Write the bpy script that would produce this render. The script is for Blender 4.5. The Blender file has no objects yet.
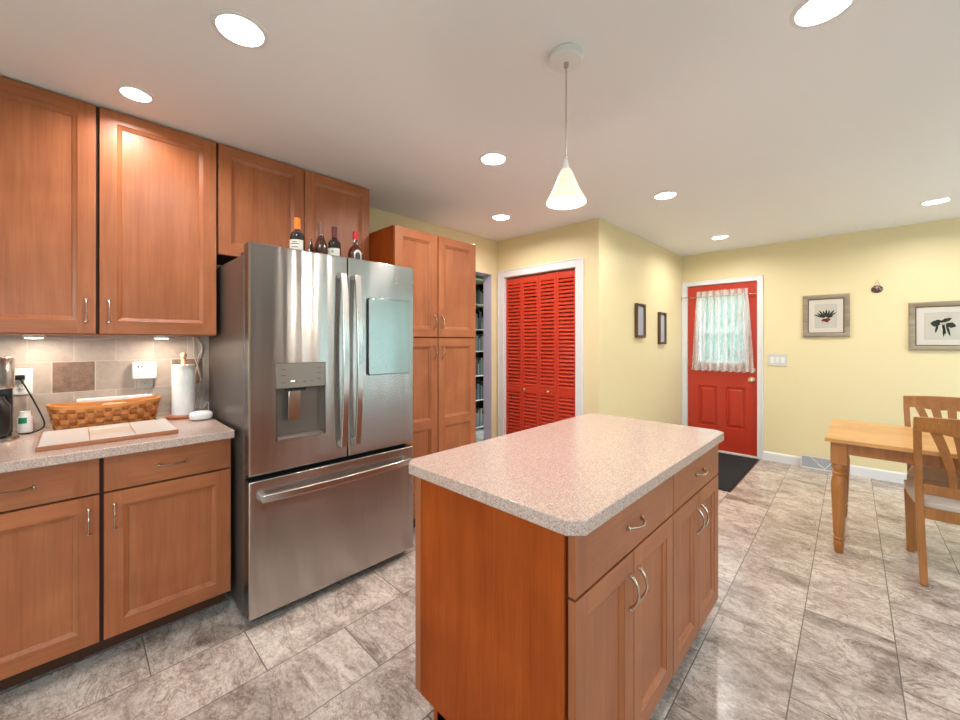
import bpy, bmesh, math, random
from mathutils import Vector, Matrix
random.seed(7)
PI = math.pi
C = bpy.context.scene.collection
sc = bpy.context.scene

# ---------------------------------------------------------------- camera
cd = bpy.data.cameras.new('camera'); cam = bpy.data.objects.new('camera', cd); C.objects.link(cam)
cd.sensor_width = 36; cd.lens = 394.85/960*36; cd.shift_y = -0.0191; cd.clip_start = 0.02
cam.location = (0, 0, 1.341); cam.rotation_euler = (PI/2, 0, 0.774)
sc.camera = cam
# ---------------------------------------------------------------- exposure
vs = sc.view_settings
vs.view_transform = 'Standard'; vs.look = 'None'; vs.gamma = 1; vs.use_curve_mapping = False
vs.exposure = 0.36
# ---------------------------------------------------------------- sky
w = bpy.data.worlds.new('World'); sc.world = w; w.use_nodes = True
bg = w.node_tree.nodes['Background']
tc = w.node_tree.nodes.new('ShaderNodeTexCoord'); sep = w.node_tree.nodes.new('ShaderNodeSeparateXYZ')
rp = w.node_tree.nodes.new('ShaderNodeValToRGB')
w.node_tree.links.new(tc.outputs['Generated'], sep.inputs[0]); w.node_tree.links.new(sep.outputs[2], rp.inputs[0])
rp.color_ramp.elements[0].position = 0.0; rp.color_ramp.elements[0].color = (0.85, 0.95, 0.98, 1)
rp.color_ramp.elements[1].position = 0.7; rp.color_ramp.elements[1].color = (0.55, 0.78, 1.0, 1)
w.node_tree.links.new(rp.outputs[0], bg.inputs[0]); bg.inputs[1].default_value = 11.0
CAN_W = 9.5            # watts of each ceiling can
CAN_COL = (1.0, 0.94, 0.90)

def portal(name, loc, rot, sx, sy):
    l = bpy.data.lights.new(name, 'AREA'); l.shape = 'RECTANGLE'; l.size = sx; l.size_y = sy
    l.cycles.is_portal = True
    o = bpy.data.objects.new(name, l); C.objects.link(o); o.location = loc; o.rotation_euler = rot
portal('portal_slider', (2.74, 3.9, 1.06), (0, PI/2, 0), 2.0, 2.0)
portal('portal_right_window', (2.74, -.4, 1.5), (0, PI/2, 0), 1.0, 1.8)
portal('portal_back_window', (-0.2, -2.34, 1.5), (PI/2, 0, 0), 2.0, 1.1)

# ---------------------------------------------------------------- materials
def mat(name, col=(.8, .8, .8), rough=.5, metal=0, spec=.5, coat=0, emit=None, es=0, trans=0, ior=1.45, crough=.15):
    m = bpy.data.materials.new(name); m.use_nodes = True
    b = m.node_tree.nodes['Principled BSDF']
    b.inputs['Base Color'].default_value = (*col, 1); b.inputs['Roughness'].default_value = rough
    b.inputs['Metallic'].default_value = metal; b.inputs['Specular IOR Level'].default_value = spec
    b.inputs['Coat Weight'].default_value = coat; b.inputs['Coat Roughness'].default_value = crough
    b.inputs['Transmission Weight'].default_value = trans; b.inputs['IOR'].default_value = ior
    if emit: b.inputs['Emission Color'].default_value = (*emit, 1); b.inputs['Emission Strength'].default_value = es
    return m
def N(m, t, **k):
    n = m.node_tree.nodes.new(t)
    for a, v in k.items():
        if hasattr(n, a) and a not in ('Scale', 'Detail', 'Roughness', 'Distortion'): setattr(n, a, v)
        else: n.inputs[a].default_value = v
    return n
def L(m, a, b): m.node_tree.links.new(a, b)
def BS(m): return m.node_tree.nodes['Principled BSDF']
def coords(m, scale=(1, 1, 1), rnd=True, world=False):
    t = N(m, 'ShaderNodeTexCoord'); mp = N(m, 'ShaderNodeMapping'); mp.inputs['Scale'].default_value = scale
    if world:
        g = N(m, 'ShaderNodeNewGeometry'); L(m, g.outputs['Position'], mp.inputs[0])
    else: L(m, t.outputs['Object'], mp.inputs[0])
    if rnd and not world:
        oi = N(m, 'ShaderNodeObjectInfo'); ml = N(m, 'ShaderNodeMath', operation='MULTIPLY'); ml.inputs[1].default_value = 37.0
        L(m, oi.outputs['Random'], ml.inputs[0]); L(m, ml.outputs[0], mp.inputs['Location'])
    return mp.outputs[0]
def ramp(m, fac, stops):
    r = N(m, 'ShaderNodeValToRGB'); e = r.color_ramp.elements
    while len(e) < len(stops): e.new(.5)
    for x, (p, c) in zip(e, stops): x.position = p; x.color = (*c, 1)
    L(m, fac, r.inputs[0]); return r.outputs[0]
def mix(m, f, a, b, mode='MIX'):
    x = N(m, 'ShaderNodeMix', data_type='RGBA', blend_type=mode)
    if isinstance(f, float): x.inputs[0].default_value = f
    else: L(m, f, x.inputs[0])
    for s, v in ((6, a), (7, b)):
        if isinstance(v, tuple): x.inputs[s].default_value = (*v, 1)
        else: L(m, v, x.inputs[s])
    return x.outputs[2]
def bump(m, h, strength=.1, dist=.01):
    b = N(m, 'ShaderNodeBump'); b.inputs['Strength'].default_value = strength; b.inputs['Distance'].default_value = dist
    L(m, h, b.inputs['Height']); L(m, b.outputs[0], BS(m).inputs['Normal'])

def wood(name, cols, axis='z', rough=.32, coat=.35, k=1.0):
    m = mat(name, cols[1], rough+.1, coat=coat, crough=.33)
    s = {'z': (9, 9, .9), 'x': (.9, 9, 9), 'y': (9, .9, 9)}[axis]
    v = coords(m, tuple(a*k for a in s))
    n1 = N(m, 'ShaderNodeTexNoise', Scale=1.6, Detail=6.0, Roughness=.62, Distortion=.6); L(m, v, n1.inputs['Vector'])
    v2 = coords(m, tuple((60 if a > 3 else 2)*k for a in s))
    n2 = N(m, 'ShaderNodeTexNoise', Scale=2.0, Detail=3.0, Roughness=.6); L(m, v2, n2.inputs['Vector'])
    v3 = coords(m, (2.2, 2.2, 2.2))
    n3 = N(m, 'ShaderNodeTexNoise', Scale=1.2, Detail=3.0, Roughness=.5, Distortion=1.2); L(m, v3, n3.inputs['Vector'])
    a = ramp(m, n1.outputs[0], [(.28, cols[0]), (.5, cols[1]), (.74, cols[2])])
    b = ramp(m, n2.outputs[0], [(.3, (.78, .74, .7)), (.6, (1.04, 1.04, 1.04))])
    c = ramp(m, n3.outputs[0], [(.3, (.84, .82, .8)), (.65, (1.08, 1.08, 1.08))])
    x = mix(m, .6, a, b, 'MULTIPLY'); x = mix(m, .8, x, c, 'MULTIPLY')
    L(m, x, BS(m).inputs['Base Color'])
    return m
CH = [(.36, .102, .032), (.41, .128, .044), (.45, .155, .058)]
M = {}
M['cab'] = wood('cherry_stained_maple', CH, coat=.2)
M['cabh'] = wood('cherry_stained_maple_cross_grain', CH, 'x', coat=.2)
CE = [(.31, .054, .006), (.37, .069, .009), (.41, .085, .014)]
M['panel'] = wood('orange_stained_veneer', CE, rough=.5, coat=.0); BS(M['panel']).inputs['Specular IOR Level'].default_value = .15
M['darkwood'] = mat('dark_cabinet_gap', (.06, .020, .010), .6)
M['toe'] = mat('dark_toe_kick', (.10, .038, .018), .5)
PN = [(.58, .26, .06), (.70, .36, .11), (.80, .47, .18)]
M['pine'] = wood('golden_pine', PN, 'x', .3, .4)
M['pinez'] = wood('golden_oak_turned', [(.32, .105, .02), (.43, .155, .03), (.5, .21, .05)], 'z', .3, .4)
M['chairwood'] = wood('honey_chair_wood', [(.31, .115, .025), (.42, .165, .036), (.50, .22, .055)], 'z', .3, .4)
M['rimwood'] = wood('board_rim_wood', [(.32, .10, .04), (.42, .15, .06), (.5, .2, .09)], 'y', .4, .2)
M['splint'] = wood('honey_splint', [(.48, .15, .03), (.62, .23, .055), (.74, .33, .10)], 'y', .5, .1)
M['splintd'] = wood('brown_splint', [(.26, .075, .015), (.36, .11, .025), (.45, .16, .04)], 'z', .5, .1)
M['birch'] = wood('turned_birch', [(.6, .34, .14), (.7, .42, .2), (.8, .5, .26)], 'z', .35, .3)
M['weathered'] = wood('weathered_grey_brown_frame', [(.24, .19, .13), (.34, .28, .20), (.44, .38, .29)], 'x', .6, 0)
M['bronzeframe'] = mat('dark_brown_frame', (.10, .045, .02), .4)

def paint(name, col, rough, bs=.04):
    m = mat(name, col, rough, spec=.4)
    v = coords(m, (1, 1, 1), world=True)
    n = N(m, 'ShaderNodeTexNoise', Scale=90.0, Detail=2.0); L(m, v, n.inputs['Vector']); bump(m, n.outputs[0], bs, .004)
    return m
M['wall'] = paint('pale_yellow_wall_paint', (.82, .695, .415), .42)
M['ceil'] = paint('white_ceiling_paint', (.88, .87, .88), .6)
M['trim'] = mat('white_trim_paint', (.80, .78, .78), .35)
M['jamb'] = mat('lavender_white_jamb_paint', (.62, .60, .72), .4)
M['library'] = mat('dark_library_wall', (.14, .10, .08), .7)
M['red'] = mat('red_door_paint', (.52, .038, .016), .3, coat=.2)
M['redl'] = mat('red_louver_paint', (.60, .048, .020), .35, coat=.1)
M['brass'] = mat('satin_brass', (.75, .62, .42), .28, 1)
M['nickel'] = mat('satin_nickel', (.60, .52, .44), .25, 1)
M['black'] = mat('black_plastic', (.012, .012, .013), .35)
M['white'] = mat('white_plastic', (.82, .81, .80), .3)
M['grille'] = mat('grey_grille', (.36, .36, .38), .5)
M['paper'] = mat('paper', (.86, .84, .82), .9, spec=.1)
M['art'] = mat('cream_print_paper', (.56, .52, .45), .7)
M['matboard'] = mat('white_mat_board', (.66, .61, .54), .8)
M['leaf'] = mat('printed_green_leaf', (.022, .032, .018), .7)
M['root'] = mat('printed_red_root', (.20, .015, .018), .7)
M['line'] = mat('printed_border_line', (.30, .26, .2), .7)
M['greyphoto'] = mat('grey_photo_print', (.42, .42, .47), .25)
M['cush'] = mat('beige_microfibre', (.70, .60, .52), .9, spec=.2)
M['glassb'] = mat('dark_bottle_glass', (.012, .008, .006), .08, coat=.5)
M['glassr'] = mat('brown_red_bottle_glass', (.05, .018, .008), .08, coat=.5)
M['glassk'] = mat('amber_liquor_glass', (.06, .012, .005), .08, coat=.5)
M['orange'] = mat('orange_foil', (.85, .22, .02), .35)
M['maroon'] = mat('maroon_foil', (.11, .02, .02), .35)
M['tan'] = mat('brown_foil', (.20, .09, .05), .35)
M['redcap'] = mat('red_cap', (.55, .02, .02), .3)
M['label'] = mat('cream_label', (.68, .66, .6), .7)
M['ink'] = mat('dark_label_ink', (.05, .045, .05), .7)
M['greenlabel'] = mat('green_label', (.02, .28, .14), .5)
M['steelsmooth'] = mat('polished_steel', (.60, .57, .54), .26, 1)
M['clear'] = mat('clear_plastic', (.9, .9, .9), .1, trans=.85)
M['lens'] = mat('lit_lens', (1, 1, 1), .4, emit=(1, .93, .84), es=4)
M['puck'] = mat('lit_puck', (1, 1, 1), .4, emit=(1, .9, .78), es=8)
M['bulb'] = mat('lit_bulb', (1, 1, 1), .4, emit=(1, .85, .6), es=7)
M['grass'] = mat('lawn_green', (.05, .12, .035), .9)
M['cutting'] = mat('white_glazed_tile', (.80, .77, .74), .2, coat=.3)
M['cutting2'] = mat('beige_decor_tile', (.64, .54, .45), .3)
M['outlet'] = mat('almond_metal_plate', (.52, .46, .40), .35, .5)

ANISO = 0.25
def brushed(name, col, rough, wav=.24):
    m = mat(name, col, rough, 1)
    BS(m).inputs['Anisotropic'].default_value = .93
    t = N(m, 'ShaderNodeTangent', direction_type='RADIAL', axis='Z'); L(m, t.outputs[0], BS(m).inputs['Tangent'])
    BS(m).inputs['Anisotropic Rotation'].default_value = ANISO
    v = coords(m, (3, 3, 260)); n = N(m, 'ShaderNodeTexNoise', Scale=1.0, Detail=3.0); L(m, v, n.inputs['Vector'])
    r = N(m, 'ShaderNodeMapRange'); r.inputs[3].default_value = rough-.015; r.inputs[4].default_value = rough+.015
    L(m, n.outputs[0], r.inputs[0]); L(m, r.outputs[0], BS(m).inputs['Roughness'])
    # gentle waviness of sheet steel
    v2 = coords(m, (7.5, 1.0, .22)); n2 = N(m, 'ShaderNodeTexNoise', Scale=1.3, Detail=2.0); L(m, v2, n2.inputs['Vector'])
    bump(m, n2.outputs[0], wav, .02)
    return m
M['steel'] = brushed('brushed_stainless_steel', (.50, .475, .455), .24)
M['steel2'] = brushed('brushed_steel_plate', (.42, .46, .44), .22, .10)
M['fside'] = mat('dark_grey_fridge_side', (.16, .135, .12), .35, .6)
M['fside2'] = mat('black_door_edge', (.035, .028, .025), .25)
M['disp'] = mat('grey_dispenser_panel', (.30, .25, .22), .35, .6)
M['dispdark'] = mat('dispenser_cavity', (.20, .165, .14), .4, .5)

def speckle(name):
    m = mat(name, (.6, .5, .4), .22, spec=.5, coat=.15)
    v = coords(m, world=True)
    a = N(m, 'ShaderNodeTexNoise', Scale=260.0, Detail=3.0, Roughness=.8); L(m, v, a.inputs['Vector'])
    b = N(m, 'ShaderNodeTexVoronoi', Scale=330.0); L(m, v, b.inputs['Vector'])
    x = ramp(m, a.outputs[0], [(.3, (.27, .17, .13)), (.42, (.45, .32, .27)), (.52, (.54, .405, .35)), (.66, (.68, .56, .51))])
    y = ramp(m, b.outputs['Color'], [(.12, (.65, .57, .5)), (.26, (1, 1, 1)), (1, (1.08, 1.06, 1.04))])
    L(m, mix(m, .8, x, y, 'MULTIPLY'), BS(m).inputs['Base Color'])
    return m
M['counter'] = speckle('speckled_beige_solid_surface')

def floor_mat():
    m = mat('travertine_look_tile', (.5, .45, .4), .2, spec=.5)
    g = N(m, 'ShaderNodeNewGeometry'); s = N(m, 'ShaderNodeSeparateXYZ'); L(m, g.outputs['Position'], s.inputs[0])
    ax = N(m, 'ShaderNodeMath', operation='MULTIPLY_ADD'); L(m, s.outputs[0], ax.inputs[0]); ax.inputs[1].default_value = 0
    a0 = N(m, 'ShaderNodeMath', operation='ADD'); L(m, s.outputs[1], a0.inputs[0]); a0.inputs[1].default_value = -.545+6.7; L(m, a0.outputs[0], ax.inputs[2])
    ay = N(m, 'ShaderNodeMath', operation='MULTIPLY_ADD'); L(m, s.outputs[1], ay.inputs[0]); ay.inputs[1].default_value = .02
    a1 = N(m, 'ShaderNodeMath', operation='ADD'); L(m, s.outputs[0], a1.inputs[0]); a1.inputs[1].default_value = .512-.031+.313*20; L(m, a1.outputs[0], ay.inputs[2])
    cb = N(m, 'ShaderNodeCombineXYZ'); L(m, ax.outputs[0], cb.inputs[0]); L(m, ay.outputs[0], cb.inputs[1])
    def brick(c1, c2, mortar, msize):
        b = N(m, 'ShaderNodeTexBrick'); b.offset = .5; b.offset_frequency = 2
        b.inputs['Scale'].default_value = 1; b.inputs['Brick Width'].default_value = .67; b.inputs['Row Height'].default_value = .313
        b.inputs['Mortar Size'].default_value = msize; b.inputs['Mortar Smooth'].default_value = .1
        b.inputs['Color1'].default_value = (*c1, 1); b.inputs['Color2'].default_value = (*c2, 1); b.inputs['Mortar'].default_value = (*mortar, 1)
        L(m, cb.outputs[0], b.inputs['Vector']); return b
    idb = brick((0, 0, 0), (1, 1, 1), (0, 0, 0), 0.0)
    off = N(m, 'ShaderNodeVectorMath', operation='SCALE'); off.inputs['Scale'].default_value = 23.0; L(m, idb.outputs['Color'], off.inputs[0])
    pos = N(m, 'ShaderNodeVectorMath', operation='ADD'); L(m, g.outputs['Position'], pos.inputs[0]); L(m, off.outputs[0], pos.inputs[1])
    mp = N(m, 'ShaderNodeMapping'); mp.inputs['Scale'].default_value = (1.4, 2.4, 1); mp.inputs['Rotation'].default_value = (0, 0, .35)
    L(m, pos.outputs[0], mp.inputs[0])
    n1 = N(m, 'ShaderNodeTexNoise', Scale=1.7, Detail=9.0, Roughness=.66, Distortion=.8); L(m, mp.outputs[0], n1.inputs['Vector'])
    n2 = N(m, 'ShaderNodeTexNoise', Scale=6.0, Detail=12.0, Roughness=.82, Distortion=.5); L(m, mp.outputs[0], n2.inputs['Vector'])
    c = ramp(m, n1.outputs[0], [(.32, (.30, .235, .20)), (.42, (.52, .43, .375)), (.53, (.71, .605, .535)), (.7, (.80, .715, .64))])
    # fine dark pitting and veins
    d = N(m, 'ShaderNodeMath', operation='SUBTRACT'); L(m, n2.outputs[0], d.inputs[0]); d.inputs[1].default_value = .5
    e = N(m, 'ShaderNodeMath', operation='ABSOLUTE'); L(m, d.outputs[0], e.inputs[0])
    vein = ramp(m, e.outputs[0], [(.0, (.42, .37, .34)), (.025, (.88, .86, .85)), (.09, (1, 1, 1))])
    pit = ramp(m, n2.outputs[0], [(.33, (.38, .33, .30)), (.43, (1, 1, 1))])
    c = mix(m, .75, c, vein, 'MULTIPLY'); c = mix(m, .8, c, pit, 'MULTIPLY')
    n3 = N(m, 'ShaderNodeTexNoise', Scale=1.9, Detail=13.0, Roughness=.72, Distortion=1.6); L(m, mp.outputs[0], n3.inputs['Vector'])
    d3 = N(m, 'ShaderNodeMath', operation='SUBTRACT'); L(m, n3.outputs[0], d3.inputs[0]); d3.inputs[1].default_value = .47
    e3 = N(m, 'ShaderNodeMath', operation='ABSOLUTE'); L(m, d3.outputs[0], e3.inputs[0])
    c = mix(m, .8, c, ramp(m, e3.outputs[0], [(.0, (.45, .38, .34)), (.012, (.80, .76, .74)), (.035, (1, 1, 1))]), 'MULTIPLY')
    n4 = N(m, 'ShaderNodeTexNoise', Scale=55.0, Detail=4.0, Roughness=.7); L(m, pos.outputs[0], n4.inputs['Vector'])
    c = mix(m, .8, c, ramp(m, n4.outputs[0], [(.3, (.72, .68, .66)), (.5, (1, 1, 1)), (.75, (1.12, 1.12, 1.12))]), 'MULTIPLY')
    tint = brick((.90, .90, .90), (1.06, 1.05, 1.04), (1, 1, 1), 0.0)
    c = mix(m, 1.0, c, tint.outputs['Color'], 'MULTIPLY')
    gr = brick((0, 0, 0), (0, 0, 0), (1, 1, 1), .0022)
    c = mix(m, gr.outputs['Fac'], c, (.17, .14, .12))
    L(m, c, BS(m).inputs['Base Color'])
    rr = N(m, 'ShaderNodeMapRange'); rr.inputs[3].default_value = .14; rr.inputs[4].default_value = .34
    L(m, n2.outputs[0], rr.inputs[0]); L(m, rr.outputs[0], BS(m).inputs['Roughness'])
    inv = N(m, 'ShaderNodeMath', operation='SUBTRACT'); inv.inputs[0].default_value = 1; L(m, gr.outputs['Fac'], inv.inputs[1])
    bump(m, inv.outputs[0], .3, .002)
    return m
M['floor'] = floor_mat()

def splash_mat():
    m = mat('stone_backsplash_tile', (.4, .35, .3), .4)
    g = N(m, 'ShaderNodeNewGeometry'); s = N(m, 'ShaderNodeSeparateXYZ'); L(m, g.outputs['Position'], s.inputs[0])
    ax = N(m, 'ShaderNodeMath', operation='ADD'); L(m, s.outputs[1], ax.inputs[0]); ax.inputs[1].default_value = .007+.157*20.5
    ay = N(m, 'ShaderNodeMath', operation='ADD'); L(m, s.outputs[2], ay.inputs[0]); ay.inputs[1].default_value = -1.085+.155*11
    cb = N(m, 'ShaderNodeCombineXYZ'); L(m, ax.outputs[0], cb.inputs[0]); L(m, ay.outputs[0], cb.inputs[1])
    b = N(m, 'ShaderNodeTexBrick'); b.offset = .5; b.offset_frequency = 2
    b.inputs['Scale'].default_value = 1; b.inputs['Brick Width'].default_value = .157; b.inputs['Row Height'].default_value = .155
    b.inputs['Mortar Size'].default_value = .0018; b.inputs['Mortar Smooth'].default_value = .2
    b.inputs['Color1'].default_value = (.42, .35, .295, 1); b.inputs['Color2'].default_value = (.49, .415, .355, 1); b.inputs['Mortar'].default_value = (.60, .52, .45, 1)
    L(m, cb.outputs[0], b.inputs['Vector'])
    n = N(m, 'ShaderNodeTexNoise', Scale=14.0, Detail=8.0, Roughness=.7, Distortion=.5); L(m, g.outputs['Position'], n.inputs['Vector'])
    r = ramp(m, n.outputs[0], [(.3, (.82, .8, .78)), (.6, (1.06, 1.05, 1.05))])
    L(m, mix(m, .9, b.outputs['Color'], r, 'MULTIPLY'), BS(m).inputs['Base Color'])
    bump(m, b.outputs['Fac'], .3, -.002)
    return m
M['splash'] = splash_mat()
M['accent'] = mat('copper_brown_accent_tile', (.22, .135, .095), .45)
_v = coords(M['accent']); _n = N(M['accent'], 'ShaderNodeTexNoise', Scale=38.0, Detail=8.0, Roughness=.7); L(M['accent'], _v, _n.inputs['Vector'])
L(M['accent'], ramp(M['accent'], _n.outputs[0], [(.3, (.15, .085, .055)), (.7, (.32, .21, .155))]), BS(M['accent']).inputs['Base Color'])

def mat_rug():
    m = mat('black_ribbed_mat', (.018, .018, .02), .9, spec=.2)
    v = coords(m, (1, 1, 1)); n = N(m, 'ShaderNodeTexNoise', Scale=160.0, Detail=2.0); L(m, v, n.inputs['Vector'])
    L(m, ramp(m, n.outputs[0], [(.4, (.008, .008, .009)), (.7, (.07, .07, .075))]), BS(m).inputs['Base Color'])
    wv = N(m, 'ShaderNodeTexWave', Scale=26.0); L(m, v, wv.inputs['Vector']); bump(m, wv.outputs['Fac'], .6, .004)
    return m
M['rug'] = mat_rug()
def towel_mat():
    m = mat('quilted_paper_towel', (.84, .82, .80), .95, spec=.1)
    v = coords(m, (1, 1, 1)); n = N(m, 'ShaderNodeTexVoronoi', Scale=70.0); L(m, v, n.inputs['Vector']); bump(m, n.outputs['Distance'], .5, .004)
    return m
M['towel'] = towel_mat()
def lace_mat():
    m = bpy.data.materials.new('white_lace'); m.use_nodes = True; nt = m.node_tree; nt.nodes.clear()
    out = nt.nodes.new('ShaderNodeOutputMaterial'); d = nt.nodes.new('ShaderNodeBsdfDiffuse'); d.inputs[0].default_value = (.74, .71, .66, 1)
    t = nt.nodes.new('ShaderNodeBsdfTransparent'); tl = nt.nodes.new('ShaderNodeBsdfTranslucent'); tl.inputs[0].default_value = (.85, .85, .82, 1)
    a = nt.nodes.new('ShaderNodeMixShader'); a.inputs[0].default_value = .10; L(m, d.outputs[0], a.inputs[1]); L(m, tl.outputs[0], a.inputs[2])
    c = nt.nodes.new('ShaderNodeTexCoord'); mp = nt.nodes.new('ShaderNodeMapping'); mp.inputs['Scale'].default_value = (1, .3, 1); L(m, c.outputs['Object'], mp.inputs[0])
    n = nt.nodes.new('ShaderNodeTexNoise'); n.inputs['Scale'].default_value = 95; n.inputs['Detail'].default_value = 3; L(m, mp.outputs[0], n.inputs[0])
    wv = nt.nodes.new('ShaderNodeTexWave'); wv.inputs['Scale'].default_value = 4.2; wv.inputs['Distortion'].default_value = 1.2; L(m, mp.outputs[0], wv.inputs[0])
    ad = nt.nodes.new('ShaderNodeMath'); ad.operation = 'MULTIPLY_ADD'; L(m, wv.outputs['Fac'], ad.inputs[0]); ad.inputs[1].default_value = .42; L(m, n.outputs[0], ad.inputs[2])
    r = nt.nodes.new('ShaderNodeValToRGB'); r.color_ramp.elements[0].position = .52; r.color_ramp.elements[0].color = (.42, .42, .42, 1)
    r.color_ramp.elements[1].position = .86; r.color_ramp.elements[1].color = (.97, .97, .97, 1); L(m, ad.outputs[0], r.inputs[0])
    x = nt.nodes.new('ShaderNodeMixShader'); L(m, r.outputs[0], x.inputs[0]); L(m, t.outputs[0], x.inputs[1]); L(m, a.outputs[0], x.inputs[2])
    L(m, x.outputs[0], out.inputs[0]); return m
M['lace'] = lace_mat()
def pane_mat():
    m = bpy.data.materials.new('window_glass'); m.use_nodes = True; nt = m.node_tree; nt.nodes.clear()
    out = nt.nodes.new('ShaderNodeOutputMaterial'); g = nt.nodes.new('ShaderNodeBsdfGlossy'); g.inputs['Roughness'].default_value = .02
    t = nt.nodes.new('ShaderNodeBsdfTransparent'); t.inputs[0].default_value = (.95, .98, .97, 1); x = nt.nodes.new('ShaderNodeMixShader'); x.inputs[0].default_value = .07
    L(m, t.outputs[0], x.inputs[1]); L(m, g.outputs[0], x.inputs[2]); L(m, x.outputs[0], out.inputs[0]); return m
M['pane'] = pane_mat()
def shade_mat():
    m = mat('alabaster_glass_shade', (.85, .80, .70), .3, emit=(1, .84, .60), es=.72)
    BS(m).inputs['Base Color'].default_value = (.3, .28, .24, 1); BS(m).inputs['Roughness'].default_value = .4
    v = coords(m, (1, 1, 3)); n = N(m, 'ShaderNodeTexNoise', Scale=9.0, Detail=4.0, Distortion=1.5); L(m, v, n.inputs['Vector'])
    L(m, ramp(m, n.outputs[0], [(.35, (1, .76, .48)), (.6, (1, .90, .72))]), BS(m).inputs['Emission Color']); return m
M['shade'] = shade_mat()
def hedge_mat():
    m = mat('hedge_foliage', (.1, .3, .15), .8)
    v = coords(m, (1, 1, 1)); n = N(m, 'ShaderNodeTexNoise', Scale=4.0, Detail=8.0, Roughness=.8); L(m, v, n.inputs['Vector'])
    L(m, ramp(m, n.outputs[0], [(.35, (.006, .04, .032)), (.52, (.03, .14, .12)), (.7, (.09, .28, .25))]), BS(m).inputs['Base Color']); return m
M['hedge'] = hedge_mat()

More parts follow.
